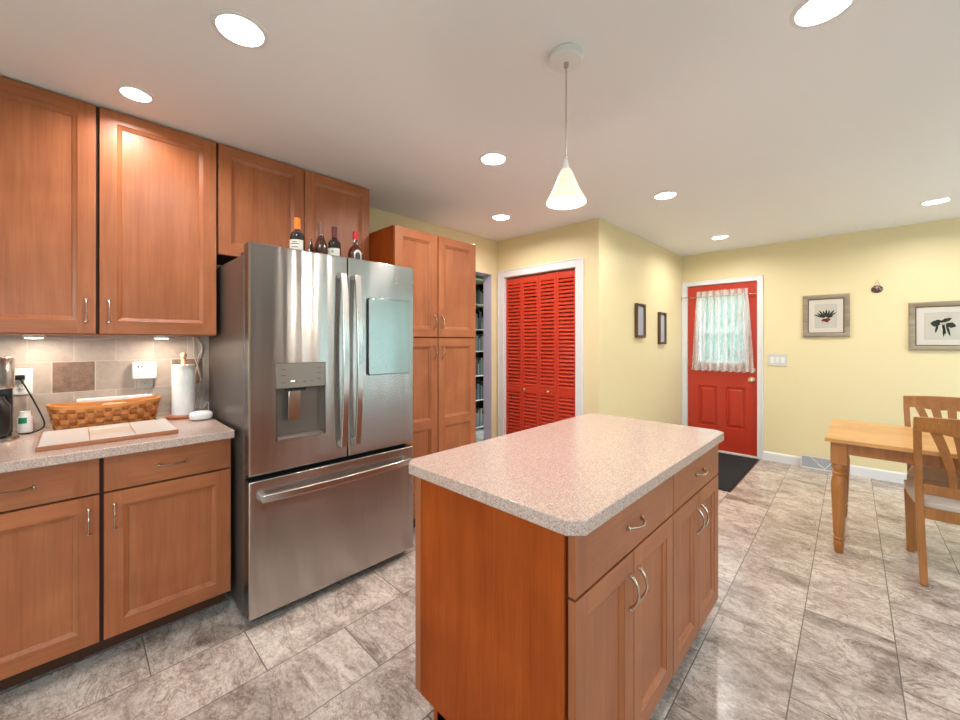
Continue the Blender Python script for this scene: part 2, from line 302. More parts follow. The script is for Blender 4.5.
# ---------------------------------------------------------------- mesh helpers
class MB:
    def __init__(s): s.v = []; s.f = []; s.m = []; s.cur = 0
    def add(s, vs, fs, mi=None):
        b = len(s.v); s.v += [tuple(p) for p in vs]; s.f += [tuple(b+i for i in f) for f in fs]; s.m += [s.cur if mi is None else mi]*len(fs)
        return s
    def box(s, x0, x1, y0, y1, z0, z1, mi=None):
        vs = [(x, y, z) for x in (x0, x1) for y in (y0, y1) for z in (z0, z1)]
        return s.add(vs, [(0, 1, 3, 2), (4, 6, 7, 5), (0, 4, 5, 1), (2, 3, 7, 6), (0, 2, 6, 4), (1, 5, 7, 3)], mi)
    def prism(s, poly, z0, z1, mi=None):           # poly in xy, counter-clockwise
        n = len(poly); vs = [(x, y, z0) for x, y in poly]+[(x, y, z1) for x, y in poly]
        return s.add(vs, [tuple(range(n-1, -1, -1)), tuple(range(n, 2*n))]+[(i, (i+1) % n, n+(i+1) % n, n+i) for i in range(n)], mi)
    def prism_y(s, poly, y0, y1, mi=None):         # poly in xz
        n = len(poly); vs = [(x, y0, z) for x, z in poly]+[(x, y1, z) for x, z in poly]
        return s.add(vs, [tuple(range(n)), tuple(range(2*n-1, n-1, -1))]+[(i, n+i, n+(i+1) % n, (i+1) % n) for i in range(n)], mi)
    def prism_x(s, poly, x0, x1, mi=None):         # poly in yz
        n = len(poly); vs = [(x0, y, z) for y, z in poly]+[(x1, y, z) for y, z in poly]
        return s.add(vs, [tuple(range(n-1, -1, -1)), tuple(range(n, 2*n))]+[(i, (i+1) % n, n+(i+1) % n, n+i) for i in range(n)], mi)
    def lathe(s, prof, n=24, c=(0, 0, 0), mi=None, sx=1, sy=1, closed=False):
        vs = []; fs = []
        for r, z in prof:
            for k in range(n):
                a = 2*PI*k/n; vs.append((c[0]+r*sx*math.cos(a), c[1]+r*sy*math.sin(a), c[2]+z))
        for j in range(len(prof)-1):
            for k in range(n): fs.append((j*n+k, j*n+(k+1) % n, (j+1)*n+(k+1) % n, (j+1)*n+k))
        if closed:
            j = len(prof)-1
            for k in range(n): fs.append((j*n+k, j*n+(k+1) % n, (k+1) % n, k))
        else:
            fs.append(tuple(range(n-1, -1, -1))); fs.append(tuple((len(prof)-1)*n+k for k in range(n)))
        return s.add(vs, fs, mi)
    def tube(s, pts, r, n=8, mi=None, flat=None, up=(0, 0, 1), caps=True):
        pts = [Vector(p) for p in pts]; vs = []; fs = []
        rs = r if isinstance(r, (list, tuple)) else [r]*len(pts)
        nrm = None
        for i, p in enumerate(pts):
            t = (pts[min(i+1, len(pts)-1)]-pts[max(i-1, 0)]).normalized()
            if nrm is None:
                nrm = t.cross(Vector(up))
                if nrm.length < 1e-4: nrm = t.cross(Vector((1, 0, 0)))
            else: nrm = nrm - t*nrm.dot(t)
            nrm.normalize(); b = t.cross(nrm)
            for k in range(n):
                a = 2*PI*k/n; q = nrm*math.cos(a)*rs[i]+b*math.sin(a)*rs[i]*(flat or 1); vs.append(p+q)
        for i in range(len(pts)-1):
            for k in range(n): fs.append((i*n+k, i*n+(k+1) % n, (i+1)*n+(k+1) % n, (i+1)*n+k))
        if caps: fs.append(tuple(range(n-1, -1, -1))); fs.append(tuple((len(pts)-1)*n+k for k in range(n)))
        return s.add(vs, fs, mi)
    def ribbon(s, pts, widths, th, wdir, mi=None):   # sections: rectangle of width along wdir, thickness along the normal
        wd = Vector(wdir).normalized(); vs = []; fs = []
        pts = [Vector(p) for p in pts]
        for i, p in enumerate(pts):
            t = (pts[min(i+1, len(pts)-1)]-pts[max(i-1, 0)]).normalized(); nn = t.cross(wd).normalized()
            a = widths[i] if isinstance(widths, (list, tuple)) else widths
            for u, v in ((-1, -1), (1, -1), (1, 1), (-1, 1)): vs.append(p+wd*u*a/2+nn*v*th/2)
        for i in range(len(pts)-1):
            for k in range(4): fs.append((i*4+k, i*4+(k+1) % 4, (i+1)*4+(k+1) % 4, (i+1)*4+k))
        fs.append((3, 2, 1, 0)); n = (len(pts)-1)*4; fs.append((n, n+1, n+2, n+3))
        return s.add(vs, fs, mi)
    def build(s, name, mats, parent=None, bevel=0, seg=2, smooth=False, loc=None):
        me = bpy.data.meshes.new(name); me.from_pydata(s.v, [], s.f)
        if not isinstance(mats, (list, tuple)): mats = [mats]
        for m in mats: me.materials.append(M[m] if isinstance(m, str) else m)
        for p, i in zip(me.polygons, s.m): p.material_index = i
        bm = bmesh.new(); bm.from_mesh(me); bmesh.ops.recalc_face_normals(bm, faces=bm.faces); bm.to_mesh(me); bm.free()
        o = bpy.data.objects.new(name, me); C.objects.link(o)
        if parent: o.parent = parent
        if loc: o.location = loc
        if smooth:
            for p in me.polygons: p.use_smooth = True
            me.set_sharp_from_angle(angle=math.radians(38))
        if bevel:
            b = o.modifiers.new('Bevel', 'BEVEL'); b.width = bevel; b.segments = seg; b.limit_method = 'ANGLE'; b.angle_limit = math.radians(40)
            b.harden_normals = False
            if seg > 1:
                for p in me.polygons: p.use_smooth = True
                me.set_sharp_from_angle(angle=math.radians(30))
        return o
def tag(o, label=None, cat=None, group=None, kind=None):
    if label: o['label'] = label
    if cat: o['category'] = cat
    if group: o['group'] = group
    if kind: o['kind'] = kind
    return o
def thing(name, label, cat, loc=(0, 0, 0), rz=0, group=None, kind=None):
    o = bpy.data.objects.new(name, None); C.objects.link(o); o.empty_display_size = .05
    o.location = loc; o.rotation_euler = (0, 0, rz)
    return tag(o, label, cat, group, kind)
def dup(root, loc, rz=None, label=None):
    r = root.copy(); C.objects.link(r); r.location = loc
    if rz is not None: r.rotation_euler = (0, 0, rz)
    if label: r['label'] = label
    def rec(a, b):
        for ch in list(a.children):
            c = ch.copy(); C.objects.link(c); c.parent = b; c.matrix_parent_inverse = ch.matrix_parent_inverse.copy(); rec(ch, c)
    rec(root, r); return r
def struct(name, mb, mats, label, bevel=0, parent=None, **k):
    o = mb.build(name, mats, parent, bevel, **k); return tag(o, label, None, None, 'structure')

# ================================================================= SETTING
XW, YF, XR, YB, H = -2.896, 5.467, 2.6, -2.2, 2.44
T = .12
def wall_x(x0, x1, y0, y1, holes):               # wall whose thickness is along X
    mb = MB(); y = y0
    for (a, b, c, d) in sorted(holes):
        mb.box(x0, x1, y, a, 0, H)
        if c > 0: mb.box(x0, x1, a, b, 0, c)
        mb.box(x0, x1, a, b, d, H); y = b
    return mb.box(x0, x1, y, y1, 0, H)
def wall_y(y0, y1, x0, x1, holes):
    mb = MB(); x = x0
    for (a, b, c, d) in sorted(holes):
        mb.box(x, a, y0, y1, 0, H)
        if c > 0: mb.box(a, b, y0, y1, 0, c)
        mb.box(a, b, y0, y1, d, H); x = b
    return mb.box(x, x1, y0, y1, 0, H)
struct('floor', MB().box(-5.6, XR+T, YB-T, YF+T, -.12, 0), 'floor', 'beige travertine-look tile floor')
CANS = [(-1.577, .405, .088), (-2.317, .186, .062), (-1.600, 1.745, .085), (-2.301, 2.62, .085), (-1.077, 3.09, .085), (-1.096, 4.73, .085), (.391, 4.70, .085), (-.100, 1.715, .088)]
ceil_ = struct('ceiling', MB().box(-5.6, XR+T, YB-T, YF+T, H, H+.12), 'ceil', 'flat off-white painted ceiling')
mb = MB()
for x, y, r_ in CANS: mb.lathe([(r_*.83, -.05), (r_*.83, .06)], 48, (x, y, H))
cut = mb.build('ceiling_cutter', 'ceil')
bo = ceil_.modifiers.new('holes', 'BOOLEAN'); bo.object = cut; bo.solver = 'EXACT'; bo.operation = 'DIFFERENCE'
bpy.context.view_layer.update()
me = bpy.data.meshes.new_from_object(ceil_.evaluated_get(bpy.context.evaluated_depsgraph_get()))
ceil_.modifiers.clear(); ceil_.data = me; bpy.data.objects.remove(cut)
me.name = 'ceiling'
struct('wall_left', wall_x(XW-T, XW, YB-T, YF+T, [(2.34, 3.146, 0, 2.073)]), 'wall', 'pale yellow wall behind the cabinets, with a doorway')
struct('wall_closet', wall_y(3.241, 3.341, XW, -1.695, [(-2.80, -1.922, 0, 2.035)]), 'wall', 'yellow wall around the louvered closet')
struct('wall_hall', MB().box(-1.795, -1.695, 3.341, YF, 0, H), 'wall', 'pale yellow wall carrying two small frames')
struct('wall_far', wall_y(YF, YF+T, XW, XR+T, [(-1.641, -.886, 0, 2.05)]), 'wall', 'pale yellow wall with the red entrance door')
struct('wall_right', wall_x(XR, XR+T, YB-T, YF, [(-1.3, .5, 1.0, 2.0), (2.9, 4.9, .05, 2.05)]), 'wall', 'yellow wall with the patio door and window')
struct('wall_behind', wall_y(YB-T, YB, XW, XR, [(-1.2, .8, 1.0, 2.05)]), 'wall', 'yellow wall behind the kitchen with a window')
# neighbouring library room and closet shell
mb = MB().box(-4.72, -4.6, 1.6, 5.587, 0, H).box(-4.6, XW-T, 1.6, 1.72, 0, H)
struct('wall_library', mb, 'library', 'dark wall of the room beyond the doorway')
# door jamb lining of the opening in the left wall (painted white)
mb = MB().box(XW-T, XW-.001, 3.140, 3.146, 0, 2.073).box(XW-T, XW-.001, 2.34, 3.14, 2.067, 2.073).box(XW-T, XW-.001, 2.34, 2.346, 0, 2.067)
struct('trim_1', mb, 'jamb', 'white painted lining of the open doorway')
# casings
def casing(name, x0, x1, ztop, wdt, yw, label, th=.018):
    mb = MB()
    for a, b in ((x0-wdt, x0), (x1, x1+wdt)):
        mb.box(a, b, yw-th, yw, 0, ztop+wdt)
    mb.box(x0, x1, yw-th, yw, ztop, ztop+wdt)
    g = .012
    mb.box(x0-wdt, x0-wdt+g, yw-th-.006, yw-th, 0, ztop+wdt).box(x1+wdt-g, x1+wdt, yw-th-.006, yw-th, 0, ztop+wdt).box(x0-wdt+g, x1+wdt-g, yw-th-.006, yw-th, ztop+wdt-g, ztop+wdt)
    return struct(name, mb, 'trim', label, .003)
casing('trim_2', -2.80, -1.922, 2.032, .076, 3.241, 'white casing around the louvered closet doors')
casing('trim_3', -1.636, -.891, 2.045, .056, YF, 'white casing around the red entrance door')
# jamb liners
mb = MB().box(-2.80, -2.794, 3.241, 3.341, 0, 2.035).box(-1.928, -1.922, 3.241, 3.341, 0, 2.035).box(-2.794, -1.928, 3.241, 3.341, 2.029, 2.035)
struct('trim_4', mb, 'trim', 'white jamb of the closet opening')
mb = MB().box(-1.641, -1.633, YF, YF+T, 0, 2.05).box(-.894, -.886, YF, YF+T, 0, 2.05).box(-1.633, -.894, YF, YF+T, 2.042, 2.05)
mb.box(-1.633, -.894, YF-.02, YF+T, 0, .018)
struct('trim_5', mb, 'trim', 'white jamb and threshold of the entrance door')
def bboard(name, a, b, label):
    (x0, y0), (x1, y1) = a, b
    t = .014
    mb = MB()
    if abs(x1-x0) > abs(y1-y0):
        mb.prism_x([(y0, 0), (y0, .1), (y0-.006, .1), (y0-t, .085), (y0-t, 0)], x0, x1)
    else:
        s = 1 if x0 < 1 else -1
        mb.prism_y([(x0, 0), (x0+s*t, 0), (x0+s*t, .085), (x0+s*.006, .1), (x0, .1)], y0, y1)
    return struct(name, mb, 'trim', label)
bboard('baseboard_far', (-.835, YF), (XR, YF), 'white baseboard along the yellow wall by the dining table')
bboard('baseboard_hall', (-1.695, 3.241), (-1.695, YF-.03), 'white baseboard below the two small frames')
bboard('baseboard_right', (XR, 4.96), (XR, YF-.02), 'white baseboard beside the patio door')

# windows of the unseen sides
def window_x(name, x, y0, y1, z0, z1, n, label):
    mb = MB(); f = .06
    mb.box(x-.0, x+T, y0, y0+f, z0, z1).box(x, x+T, y1-f, y1, z0, z1).box(x, x+T, y0+f, y1-f, z0, z0+f).box(x, x+T, y0+f, y1-f, z1-f, z1)
    for i in range(1, n):
        yy = y0+(y1-y0)*i/n; mb.box(x+.03, x+.09, yy-.035, yy+.035, z0+f, z1-f)
    o = struct(name, mb, 'trim', label)
    MB().box(x+.058, x+.062, y0+f, y1-f, z0+f, z1-f).build('window_pane', 'pane', o)
window_x('window_1', XR, 2.9, 4.9, .05, 2.05, 2, 'white framed sliding patio door')
window_x('window_2', XR, -1.3, .5, 1.0, 2.0, 2, 'white framed unseen kitchen window added for daylight')  # guessed window, added for daylight and sheen on the island side
mb = MB(); f = .06; x0, x1, z0, z1 = -1.2, .8, 1.0, 2.05
mb.box(x0, x0+f, YB-T, YB, z0, z1).box(x1-f, x1, YB-T, YB, z0, z1).box(x0+f, x1-f, YB-T, YB, z0, z0+f).box(x0+f, x1-f, YB-T, YB, z1-f, z1).box(-.235, -.165, YB-.09, YB-.03, z0+f, z1-f)
o = struct('window_3', mb, 'trim', 'white framed unseen window added behind the kitchen for daylight')  # guessed window, added to let daylight in from behind the camera
MB().box(x0+f, x1-f, YB-.062, YB-.058, z0+f, z1-f).build('window_pane', 'pane', o)

mb = MB().box(XR-.03, XR-.001, .62, 2.72, 0, H).box(XR-.03, XR-.001, YB+.001, -1.42, 0, H).box(XR-.03, XR-.001, -1.42, .62, 0, .95)  # unseen panelling, added so the refrigerator reflects a darker brown tone
for i in range(5): mb.box(XR-.042, XR-.03, .62+i*.5, .70+i*.5, 0, H)
mb.box(XR-.042, XR-.03, .70, 2.70, 2.3, H).box(XR-.042, XR-.03, .70, 2.70, 0, .12)
struct('reflected_panelling', mb, mat('taupe_reflected_panelling', (.20, .165, .145), .5), 'unseen taupe panelling added for the refrigerator to reflect')
# outside: lawn and hedges
struct('lawn', MB().box(-20, 20, -20, 20, -.3, -.14), 'grass', 'green lawn outside')
struct('patio', MB().box(XR+T, 6.4, -5, 9, -.14, -.04), mat('pale_bounce_concrete', (.62, .60, .57), .8), 'unseen pale concrete patio added outside the sliding door to bounce daylight')  # unseen pale slab, added to bounce sky light up to the ceiling
struct('bounce_paving', MB().box(-6, XR+T, -6.5, YB-T, -.14, -.04), mat('pale_bounce_paving', (.60, .58, .55), .8), 'unseen pale paving added behind the kitchen to bounce daylight')  # unseen pale ground, added to bounce daylight through the back window
def hedge(name, x0, x1, y0, y1, h, label):
    bm = bmesh.new(); bmesh.ops.create_cube(bm, size=1)
    bmesh.ops.subdivide_edges(bm, edges=bm.edges[:], cuts=14, use_grid_fill=True)
    for v in bm.verts:
        v.co = Vector((x0+(x1-x0)*(v.co.x+.5), y0+(y1-y0)*(v.co.y+.5), -.14+h*(v.co.z+.5)))
        v.co += Vector((random.uniform(-.22, .22), random.uniform(-.22, .22), random.uniform(-.22, .22) if v.co.z > 0 else 0))
    me = bpy.data.meshes.new(name); bm.to_mesh(me); bm.free(); me.materials.append(M['hedge'])
    o = bpy.data.objects.new(name, me); C.objects.link(o); tag(o, label, 'hedge', None, 'stuff')
hedge('hedge', -6, 3, 9.0, 10.5, 3.2, 'green hedge seen through the lace curtain of the red door')
hedge('hedge', 7.0, 8.5, 0, 9, 2.3, 'green hedge outside the patio door')

# ================================================================= RED ENTRANCE DOOR
dX0, dX1, dY = -1.630, -.897, YF+.012
d1 = thing('door_1', 'red entrance door with a curtained window above two raised panels', None, (dX0, dY, 0.02), kind='structure')
W = dX1-dX0; HT = 2.018
wx0, wx1, wz0, wz1 = .115, .62, 1.06, 1.90
mb = MB()
mb.box(0, wx0, 0, .044, 0, HT).box(wx1, W, 0, .044, 0, HT).box(wx0, wx1, 0, .044, wz1, HT)
pz0, pz1 = .28, .78
panels = [(.125, .335), (.435, .62)]
panels = [(.12, .33), (.42, .62)]
mb.box(wx0, wx1, 0, .044, pz1, wz0).box(wx0, wx1, 0, .044, 0, pz0)
mb.box(panels[0][1], panels[1][0], 0, .044, pz0, pz1).box(wx0, panels[0][0], 0, .044, pz0, pz1)
def rings(mb, x0, x1, z0, z1, rr, mi=None, cap=True):    # rr: (inset, y)
    vs = []; fs = []
    for i, (s, y) in enumerate(rr):
        vs += [(x0+s, y, z0+s), (x1-s, y, z0+s), (x1-s, y, z1-s), (x0+s, y, z1-s)]
        if i:
            for k in range(4): fs.append(((i-1)*4+k, (i-1)*4+(k+1) % 4, i*4+(k+1) % 4, i*4+k))
    if cap: n = (len(rr)-1)*4; fs.append((n, n+1, n+2, n+3))
    mb.add(vs, fs, mi)
for a, b in panels:
    rings(mb, a, b, pz0, pz1, [(0, 0), (.007, .018), (.022, .018), (.045, .004)])
    mb.box(a, b, .03, .044, pz0, pz1)
mb.build('door_leaf', 'red', d1)
mb = MB(); s = .025
mb.box(wx0, wx0+s, -.008, .05, wz0, wz1).box(wx1-s, wx1, -.008, .05, wz0, wz1).box(wx0+s, wx1-s, -.008, .05, wz0, wz0+s).box(wx0+s, wx1-s, -.008, .05, wz1-s, wz1)
mb.box(wx0+s, wx1-s, .0, .04, 1.43, 1.465)
fr = mb.build('window_frame', 'trim', d1, .002)
MB().box(wx0+s, wx1-s, .02, .024, wz0+s, wz1-s).build('window_pane', 'pane', fr)
kx, kz = -.948-dX0, .88
mb = MB(); mb.lathe([(.0001, 0), (.032, 0), (.032, .006), (.014, .012), (.012, .03), (.026, .038), (.03, .05), (.026, .062), (.012, .068), (.0001, .068)], 20)
o = mb.build('door_knob', 'brass', d1, smooth=True, loc=(kx, 0, kz)); o.rotation_euler = (PI/2, 0, 0)
mb = MB(); mb.lathe([(.0001, 0), (.028, 0), (.028, .008), (.02, .014), (.0001, .014)], 20).box(-.005, .005, -.018, .018, .014, .026)
o = mb.build('deadbolt', 'brass', d1, smooth=True, loc=(kx+.012, 0, kz+.112)); o.rotation_euler = (PI/2, 0, 0)
for z in (.25, 1.0, 1.78):
    MB().tube([(0, 0, 0), (0, 0, .09)], .007, 8).build('hinge', 'brass', d1, smooth=True, loc=(-.002, -.006, z))
# curtain
cur = thing('lace_curtain', 'white lace curtain gathered on a rod over the window of the red door', 'curtain', (-1.247, YF-.035, 0))
def curtain(u0, u1, ph):
    nu, nv = 70, 26; vs = []; fs = []
    for j in range(nv+1):
        v = j/nv; z = 1.962-(1.962-.985)*v
        half = .268+.062*max(0, (v-.08))**.7
        for i in range(nu+1):
            u = u0+(u1-u0)*i/nu; x = (u*2-1)*half
            amp = .010+.006*v
            y = math.sin(u*2*PI*15+ph+.6*math.sin(v*2.5))*amp + .004*math.sin(u*41+ph)
            if v < .09: y += .006*math.sin(u*2*PI*38); 
            if abs(v-.075) < .03: y *= .45
            zz = z + (.006*math.sin(u*2*PI*19+ph) if j == 0 else 0) + (.006*math.sin(u*2*PI*9) if j == nv else 0)
            vs.append((x, y, zz))
    for j in range(nv):
        for i in range(nu): a = j*(nu+1)+i; fs.append((a, a+1, a+nu+2, a+nu+1))
    return MB().add(vs, fs)
for u0, u1, ph in ((0, .505, 0), (.495, 1, 1.3)):
    o = curtain(u0, u1, ph).build('curtain_panel', 'lace', cur, smooth=True)
mb = MB().tube([(-.33, 0, 1.893), (.33, 0, 1.893)], .006, 10).lathe([(.0001, -.012), (.011, -.006), (.011, .006), (.0001, .012)], 12, (-.338, 0, 1.893)).lathe([(.0001, -.012), (.011, -.006), (.011, .006), (.0001, .012)], 12, (.338, 0, 1.893))
mb.box(-.31, -.30, 0, .046, 1.887, 1.899).box(.30, .31, 0, .046, 1.887, 1.899)
mb.build('curtain_rod', 'nickel', cur, smooth=True)
hk = MB().box(-.035, -.028, -.006, .001, -.03, .03).tube([(-.03, -.005, .01), (-.03, -.04, .01), (.02, -.04, .01)], .004, 8).tube([(.02, -.04, .01), (.045, -.04, .012)], .007, 8)
hk = hk.build('door_hook', 'nickel', None, smooth=True, loc=(-1.66, YF-.024, 1.885)); tag(hk, 'small metal latch arm on the white casing at the upper left of the red door', 'latch')

# ================================================================= LOUVERED CLOSET DOOR
d2 = thing('door_2', 'red louvered bifold closet door of four panels', None, (-2.793, 3.262, 0.012), kind='structure')
def louver(w, h=2.008):
    mb = MB(); st = .027; t = .028
    mb.box(0, st, 0, t, 0, h).box(w-st, w, 0, t, 0, h)
    rails = [(0, .11), (.795, .875), (h-.07, h)]
    for a, b in rails: mb.box(st, w-st, .001, t-.001, a, b)
    for a, b in ((.11, .795), (.875, h-.07)):
        n = round((b-a)/.0365); p = (b-a)/n
        for i in range(n):
            z = a+p*i
            mb.prism_x([(t-.001, z+p*.74), (.001, z+p*.04), (.001, z+p*.04+.009), (t-.001-.006, z+p*.74+.009)], st-.002, w-st+.002)
    return mb
pw = .2155; A = math.radians(3.0)
ox = 0.002
for i in range(4):
    ang = 0 if i < 2 else (-A if i == 2 else A)
    o = louver(pw-.003).build('louvered_panel', 'redl', d2, .0015, 1)
    y = 0
    if i == 3: y = -math.sin(A)*pw
    o.location = (ox+.0, y, 0); o.rotation_euler = (0, 0, ang); ox += pw*math.cos(ang)
    if i in (1, 2):
        k = MB().lathe([(.0001, 0), (.008, 0), (.006, .012), (.015, .02), (.016, .028), (.010, .034), (.0001, .035)], 16)
        kk = k.build('knob', 'brass', o, smooth=True, loc=(.045 if i == 1 else pw*.6, 0, .835)); kk.rotation_euler = (PI/2, 0, 0)

# ================================================================= CABINETS
def arch_pull(length=.1, r=.0037):
    pts = []; rs = []
    for i in range(15):
        t = i/14; pts.append((0, -.002-.026*math.sin(PI*t)**.75, (t-.5)*length)); rs.append(r*(1.35-.55*math.sin(PI*t)))
    mb = MB().tube(pts, rs, 10, flat=1.3)
    for s in (-1, 1): mb.lathe([(.0075, -.004), (.0085, 0), (.0075, .004)], 10, (0, -.003, s*length/2))
    return mb
_pull = {}
def pull(parent, x, y, z, horiz=False, length=.1):
    me = _pull.get(length)
    if me is None:
        o = arch_pull(length).build('handle', 'nickel', parent, smooth=True); _pull[length] = o.data
    else:
        o = bpy.data.objects.new('handle', me); C.objects.link(o); o.parent = parent
    o.location = (x, y, z)
    if horiz: o.rotation_euler = (0, PI/2, 0)
    return o
def door_mesh(w, h, st=.060, t=.02, mids=()):
    """frame and recessed panel door, local x 0..w, front towards -y at y=-t, z 0..h"""
    mb = MB()
    rings(mb, 0, w, 0, h, [(0, 0), (0, -t+.0015), (.0015, -t)], 0, cap=False)
    mb.add([(0, 0, 0), (w, 0, 0), (w, 0, h), (0, 0, h)], [(0, 1, 2, 3)], 0)
    e = .0015
    def q(x0, x1, z0, z1, mi): mb.add([(x0, -t, z0), (x1, -t, z0), (x1, -t, z1), (x0, -t, z1)], [(0, 1, 2, 3)], mi)
    q(e, st, e, h-e, 0); q(w-st, w-e, e, h-e, 0)
    zs = [st]+[v for m_ in mids for v in (m_-st*.5, m_+st*.5)]+[h-st]
    q(st, w-st, e, st, 1); q(st, w-st, h-st, h-e, 1)
    for k in range(0, len(zs), 2):
        a, b = zs[k], zs[k+1]
        if k: q(st, w-st, zs[k-1], a, 1)
        rings(mb, st, w-st, a, b, [(0, -t), (.0015, -t+.003), (.016, -t+.0095), (.018, -t+.0130)], 0)
    return mb
def drawer_mesh(w, h, st=.075, t=.02):
    mb = MB()
    rings(mb, 0, w, 0, h, [(0, 0), (0, -t+.0015), (.0015, -t)], 0, cap=False)
    mb.add([(0, 0, 0), (w, 0, 0), (w, 0, h), (0, 0, h)], [(0, 1, 2, 3)], 0); e = .0015
    for x0, x1, mi in ((e, st, 0), (st, w-st, 1), (w-st, w-e, 0)):
        mb.add([(x0, -t, e), (x1, -t, e), (x1, -t, h-e), (x0, -t, h-e)], [(0, 1, 2, 3)], mi)
    return mb
def front(cab, kind, x0, x1, z0, z1, handle=None, mids=()):
    w, h = x1-x0, z1-z0
    mb = door_mesh(w, h, mids=mids) if kind == 'door' else drawer_mesh(w, h)
    o = mb.build(kind, ['cab', 'cabh'], cab, loc=(x0, 0, z0))
    if kind == 'drawer': pull(o, w/2, -.02, h/2, True)
    elif handle:
        hx, hz = handle; pull(o, hx if hx > 0 else w+hx, -.02, hz if hz > 0 else h+hz)
    return o
R90 = PI/2
# ---- left base cabinet (fronts face +X): local x = world Y, local -y = world +X
bX = -2.243-.02            # plane of the carcass front
cab = thing('base_cabinet', 'cherry-stained base cabinet with two drawers and two doors below the left worktop', 'cabinet', (bX, -.395, 0), R90)
wd = .535+.395
MB().box(0, wd, 0, .60, .105, .874).build('cabinet_body', ['darkwood'], cab)
MB().box(wd-.0005, wd+.004, -.002, .60, .105, .874).build('side_panel', 'cab', cab)
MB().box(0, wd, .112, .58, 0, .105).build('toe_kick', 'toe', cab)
s0 = .0735+.395
for a, b, hs in ((.004, s0-.0065, -.032), (s0+.0065, wd-.002, .032)):
    front(cab, 'drawer', a, b, .722, .866)
    front(cab, 'door', a, b, .112, .714, (hs, -.10))
ct = MB().box(XW+.002, -2.179, -.42, .536, .876, .914).build('countertop', 'counter', None, .004, 2)
tag(ct, 'speckled beige left worktop carrying the basket and paper towels', 'countertop')
# ---- backsplash
bs = MB().box(XW+.0005, XW+.008, -.42, .62, .9145, 1.372)
bs = struct('trim_6', bs, 'splash', 'stone tile backsplash under the upper cabinets')
for y0, y1 in ((-.083, .069), (.389, .541)):
    MB().box(XW+.007, XW+.0095, y0+.002, min(y1, .539)-.002, 1.0875, 1.2375).build('accent_tile', 'accent', bs, .001, 1)
# ---- upper cabinets
uX = -2.541-.02
up = thing('upper_cabinet', 'tall two-door cherry upper cabinet above the basket, reaching the ceiling', 'cabinet', (uX, -.395, 1.376), R90)
hu = 2.432-1.376
MB().box(0, wd, 0, .33, 0, hu+.004).build('cabinet_body', 'darkwood', up)
MB().box(wd-.001, wd+.003, -.001, .33, 0, hu+.004).build('side_panel', 'cab', up)
MB().box(0, wd+.003, .001, .33, -.004, .0).build('bottom_panel', 'cab', up)
s0 = .070+.395
for a, b, hs in ((.004, s0-.006, -.032), (s0+.006, wd+.002, .032)):
    front(up, 'door', a, b, .002, hu, (hs, .105))
# ---- over-fridge cabinet
of = thing('upper_cabinet', 'short two-door cherry cabinet above the refrigerator', 'cabinet', (uX, .543, 1.821), R90)
wf = 1.468-.543; hf = 2.432-1.821
MB().box(0, wf, 0, .33, 0, hf+.004).build('cabinet_body', 'darkwood', of)
MB().box(wf-.001, wf+.003, -.001, .33, 0, hf+.004).build('side_panel', 'cab', of)
front(of, 'door', .004, .464, .002, hf); front(of, 'door', .469, wf, .002, hf)
# ---- pantry
pX = -2.24-.02
pa = thing('pantry_cabinet', 'tall four-door cherry pantry cabinet right of the refrigerator', 'cabinet', (pX, 1.484, 0), R90)
wp = 2.24-1.484
MB().box(.0, wp, .0, .632, .105, 2.118).build('cabinet_body', 'darkwood', pa)
MB().box(-.006, .0005, .0, .632, .105, 2.12).build('side_panel', 'panel', pa)
MB().box(wp-.0005, wp+.005, .0, .632, .105, 2.12).build('side_panel', 'cab', pa)
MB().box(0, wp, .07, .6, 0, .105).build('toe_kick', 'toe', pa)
sp = 1.853-1.484
for a, b, hs in ((.0, sp-.004, -.032), (sp+.004, wp+.003, .032)):
    front(pa, 'door', a, b, .112, 1.367, (hs, -.105), mids=(.635,))
    front(pa, 'door', a, b, 1.375, 2.118, (hs, .105))

# ================================================================= ISLAND
iX = -.525
isl = thing('island_cabinet', 'near half of the island cabinets, with the large flat orange end panel', 'cabinet', (iX, .845, 0), R90)
w1 = 1.53-.845
MB().box(.016, w1, .0, .60, .105, .874).build('cabinet_body', 'darkwood', isl)
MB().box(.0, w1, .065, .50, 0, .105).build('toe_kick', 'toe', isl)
# end panel notched for the toe kicks (local y is world -X)
mb = MB().prism_x([(.010, .105), (.065, .105), (.065, 0), (.52, 0), (.52, .105), (.59, .105), (.59, .8745), (.010, .8745)], -.0, .016)
mb.build('end_panel', 'panel', isl, .001, 1)
MB().box(.0, w1, .594, .625, .105, .8745).build('back_panel', 'cab', isl, .003)
front(isl, 'drawer', .004, w1-.003, .712, .868)
h_ = 1.187-.845
front(isl, 'door', .004, h_-.002, .112, .704, (-.028, -.11)); front(isl, 'door', h_+.002, w1-.003, .112, .704, (.028, -.11))
is2 = thing('island_cabinet', 'far half of the island cabinets, the end nearest the red door', 'cabinet', (iX, 1.531, 0), R90)
w2 = 2.15-1.531
MB().box(.0, w2-.014, .0, .60, .105, .874).build('cabinet_body', 'darkwood', is2)
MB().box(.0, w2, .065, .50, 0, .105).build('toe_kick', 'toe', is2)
mb = MB().prism_x([(.010, .105), (.065, .105), (.065, 0), (.52, 0), (.52, .105), (.59, .105), (.59, .8745), (.010, .8745)], w2-.014, w2)
mb.build('end_panel', 'panel', is2, .001, 1)
MB().box(.0, w2, .594, .625, .105, .8745).build('back_panel', 'cab', is2, .003)
front(is2, 'drawer', .003, w2-.002, .712, .868)
h2 = 1.842-1.531
front(is2, 'door', .003, h2-.002, .112, .704, (-.028, -.11)); front(is2, 'door', h2+.002, w2-.002, .112, .704, (.028, -.11))
x0, x1, y0, y1, c = -1.184, -.478, .817, 2.168, .034
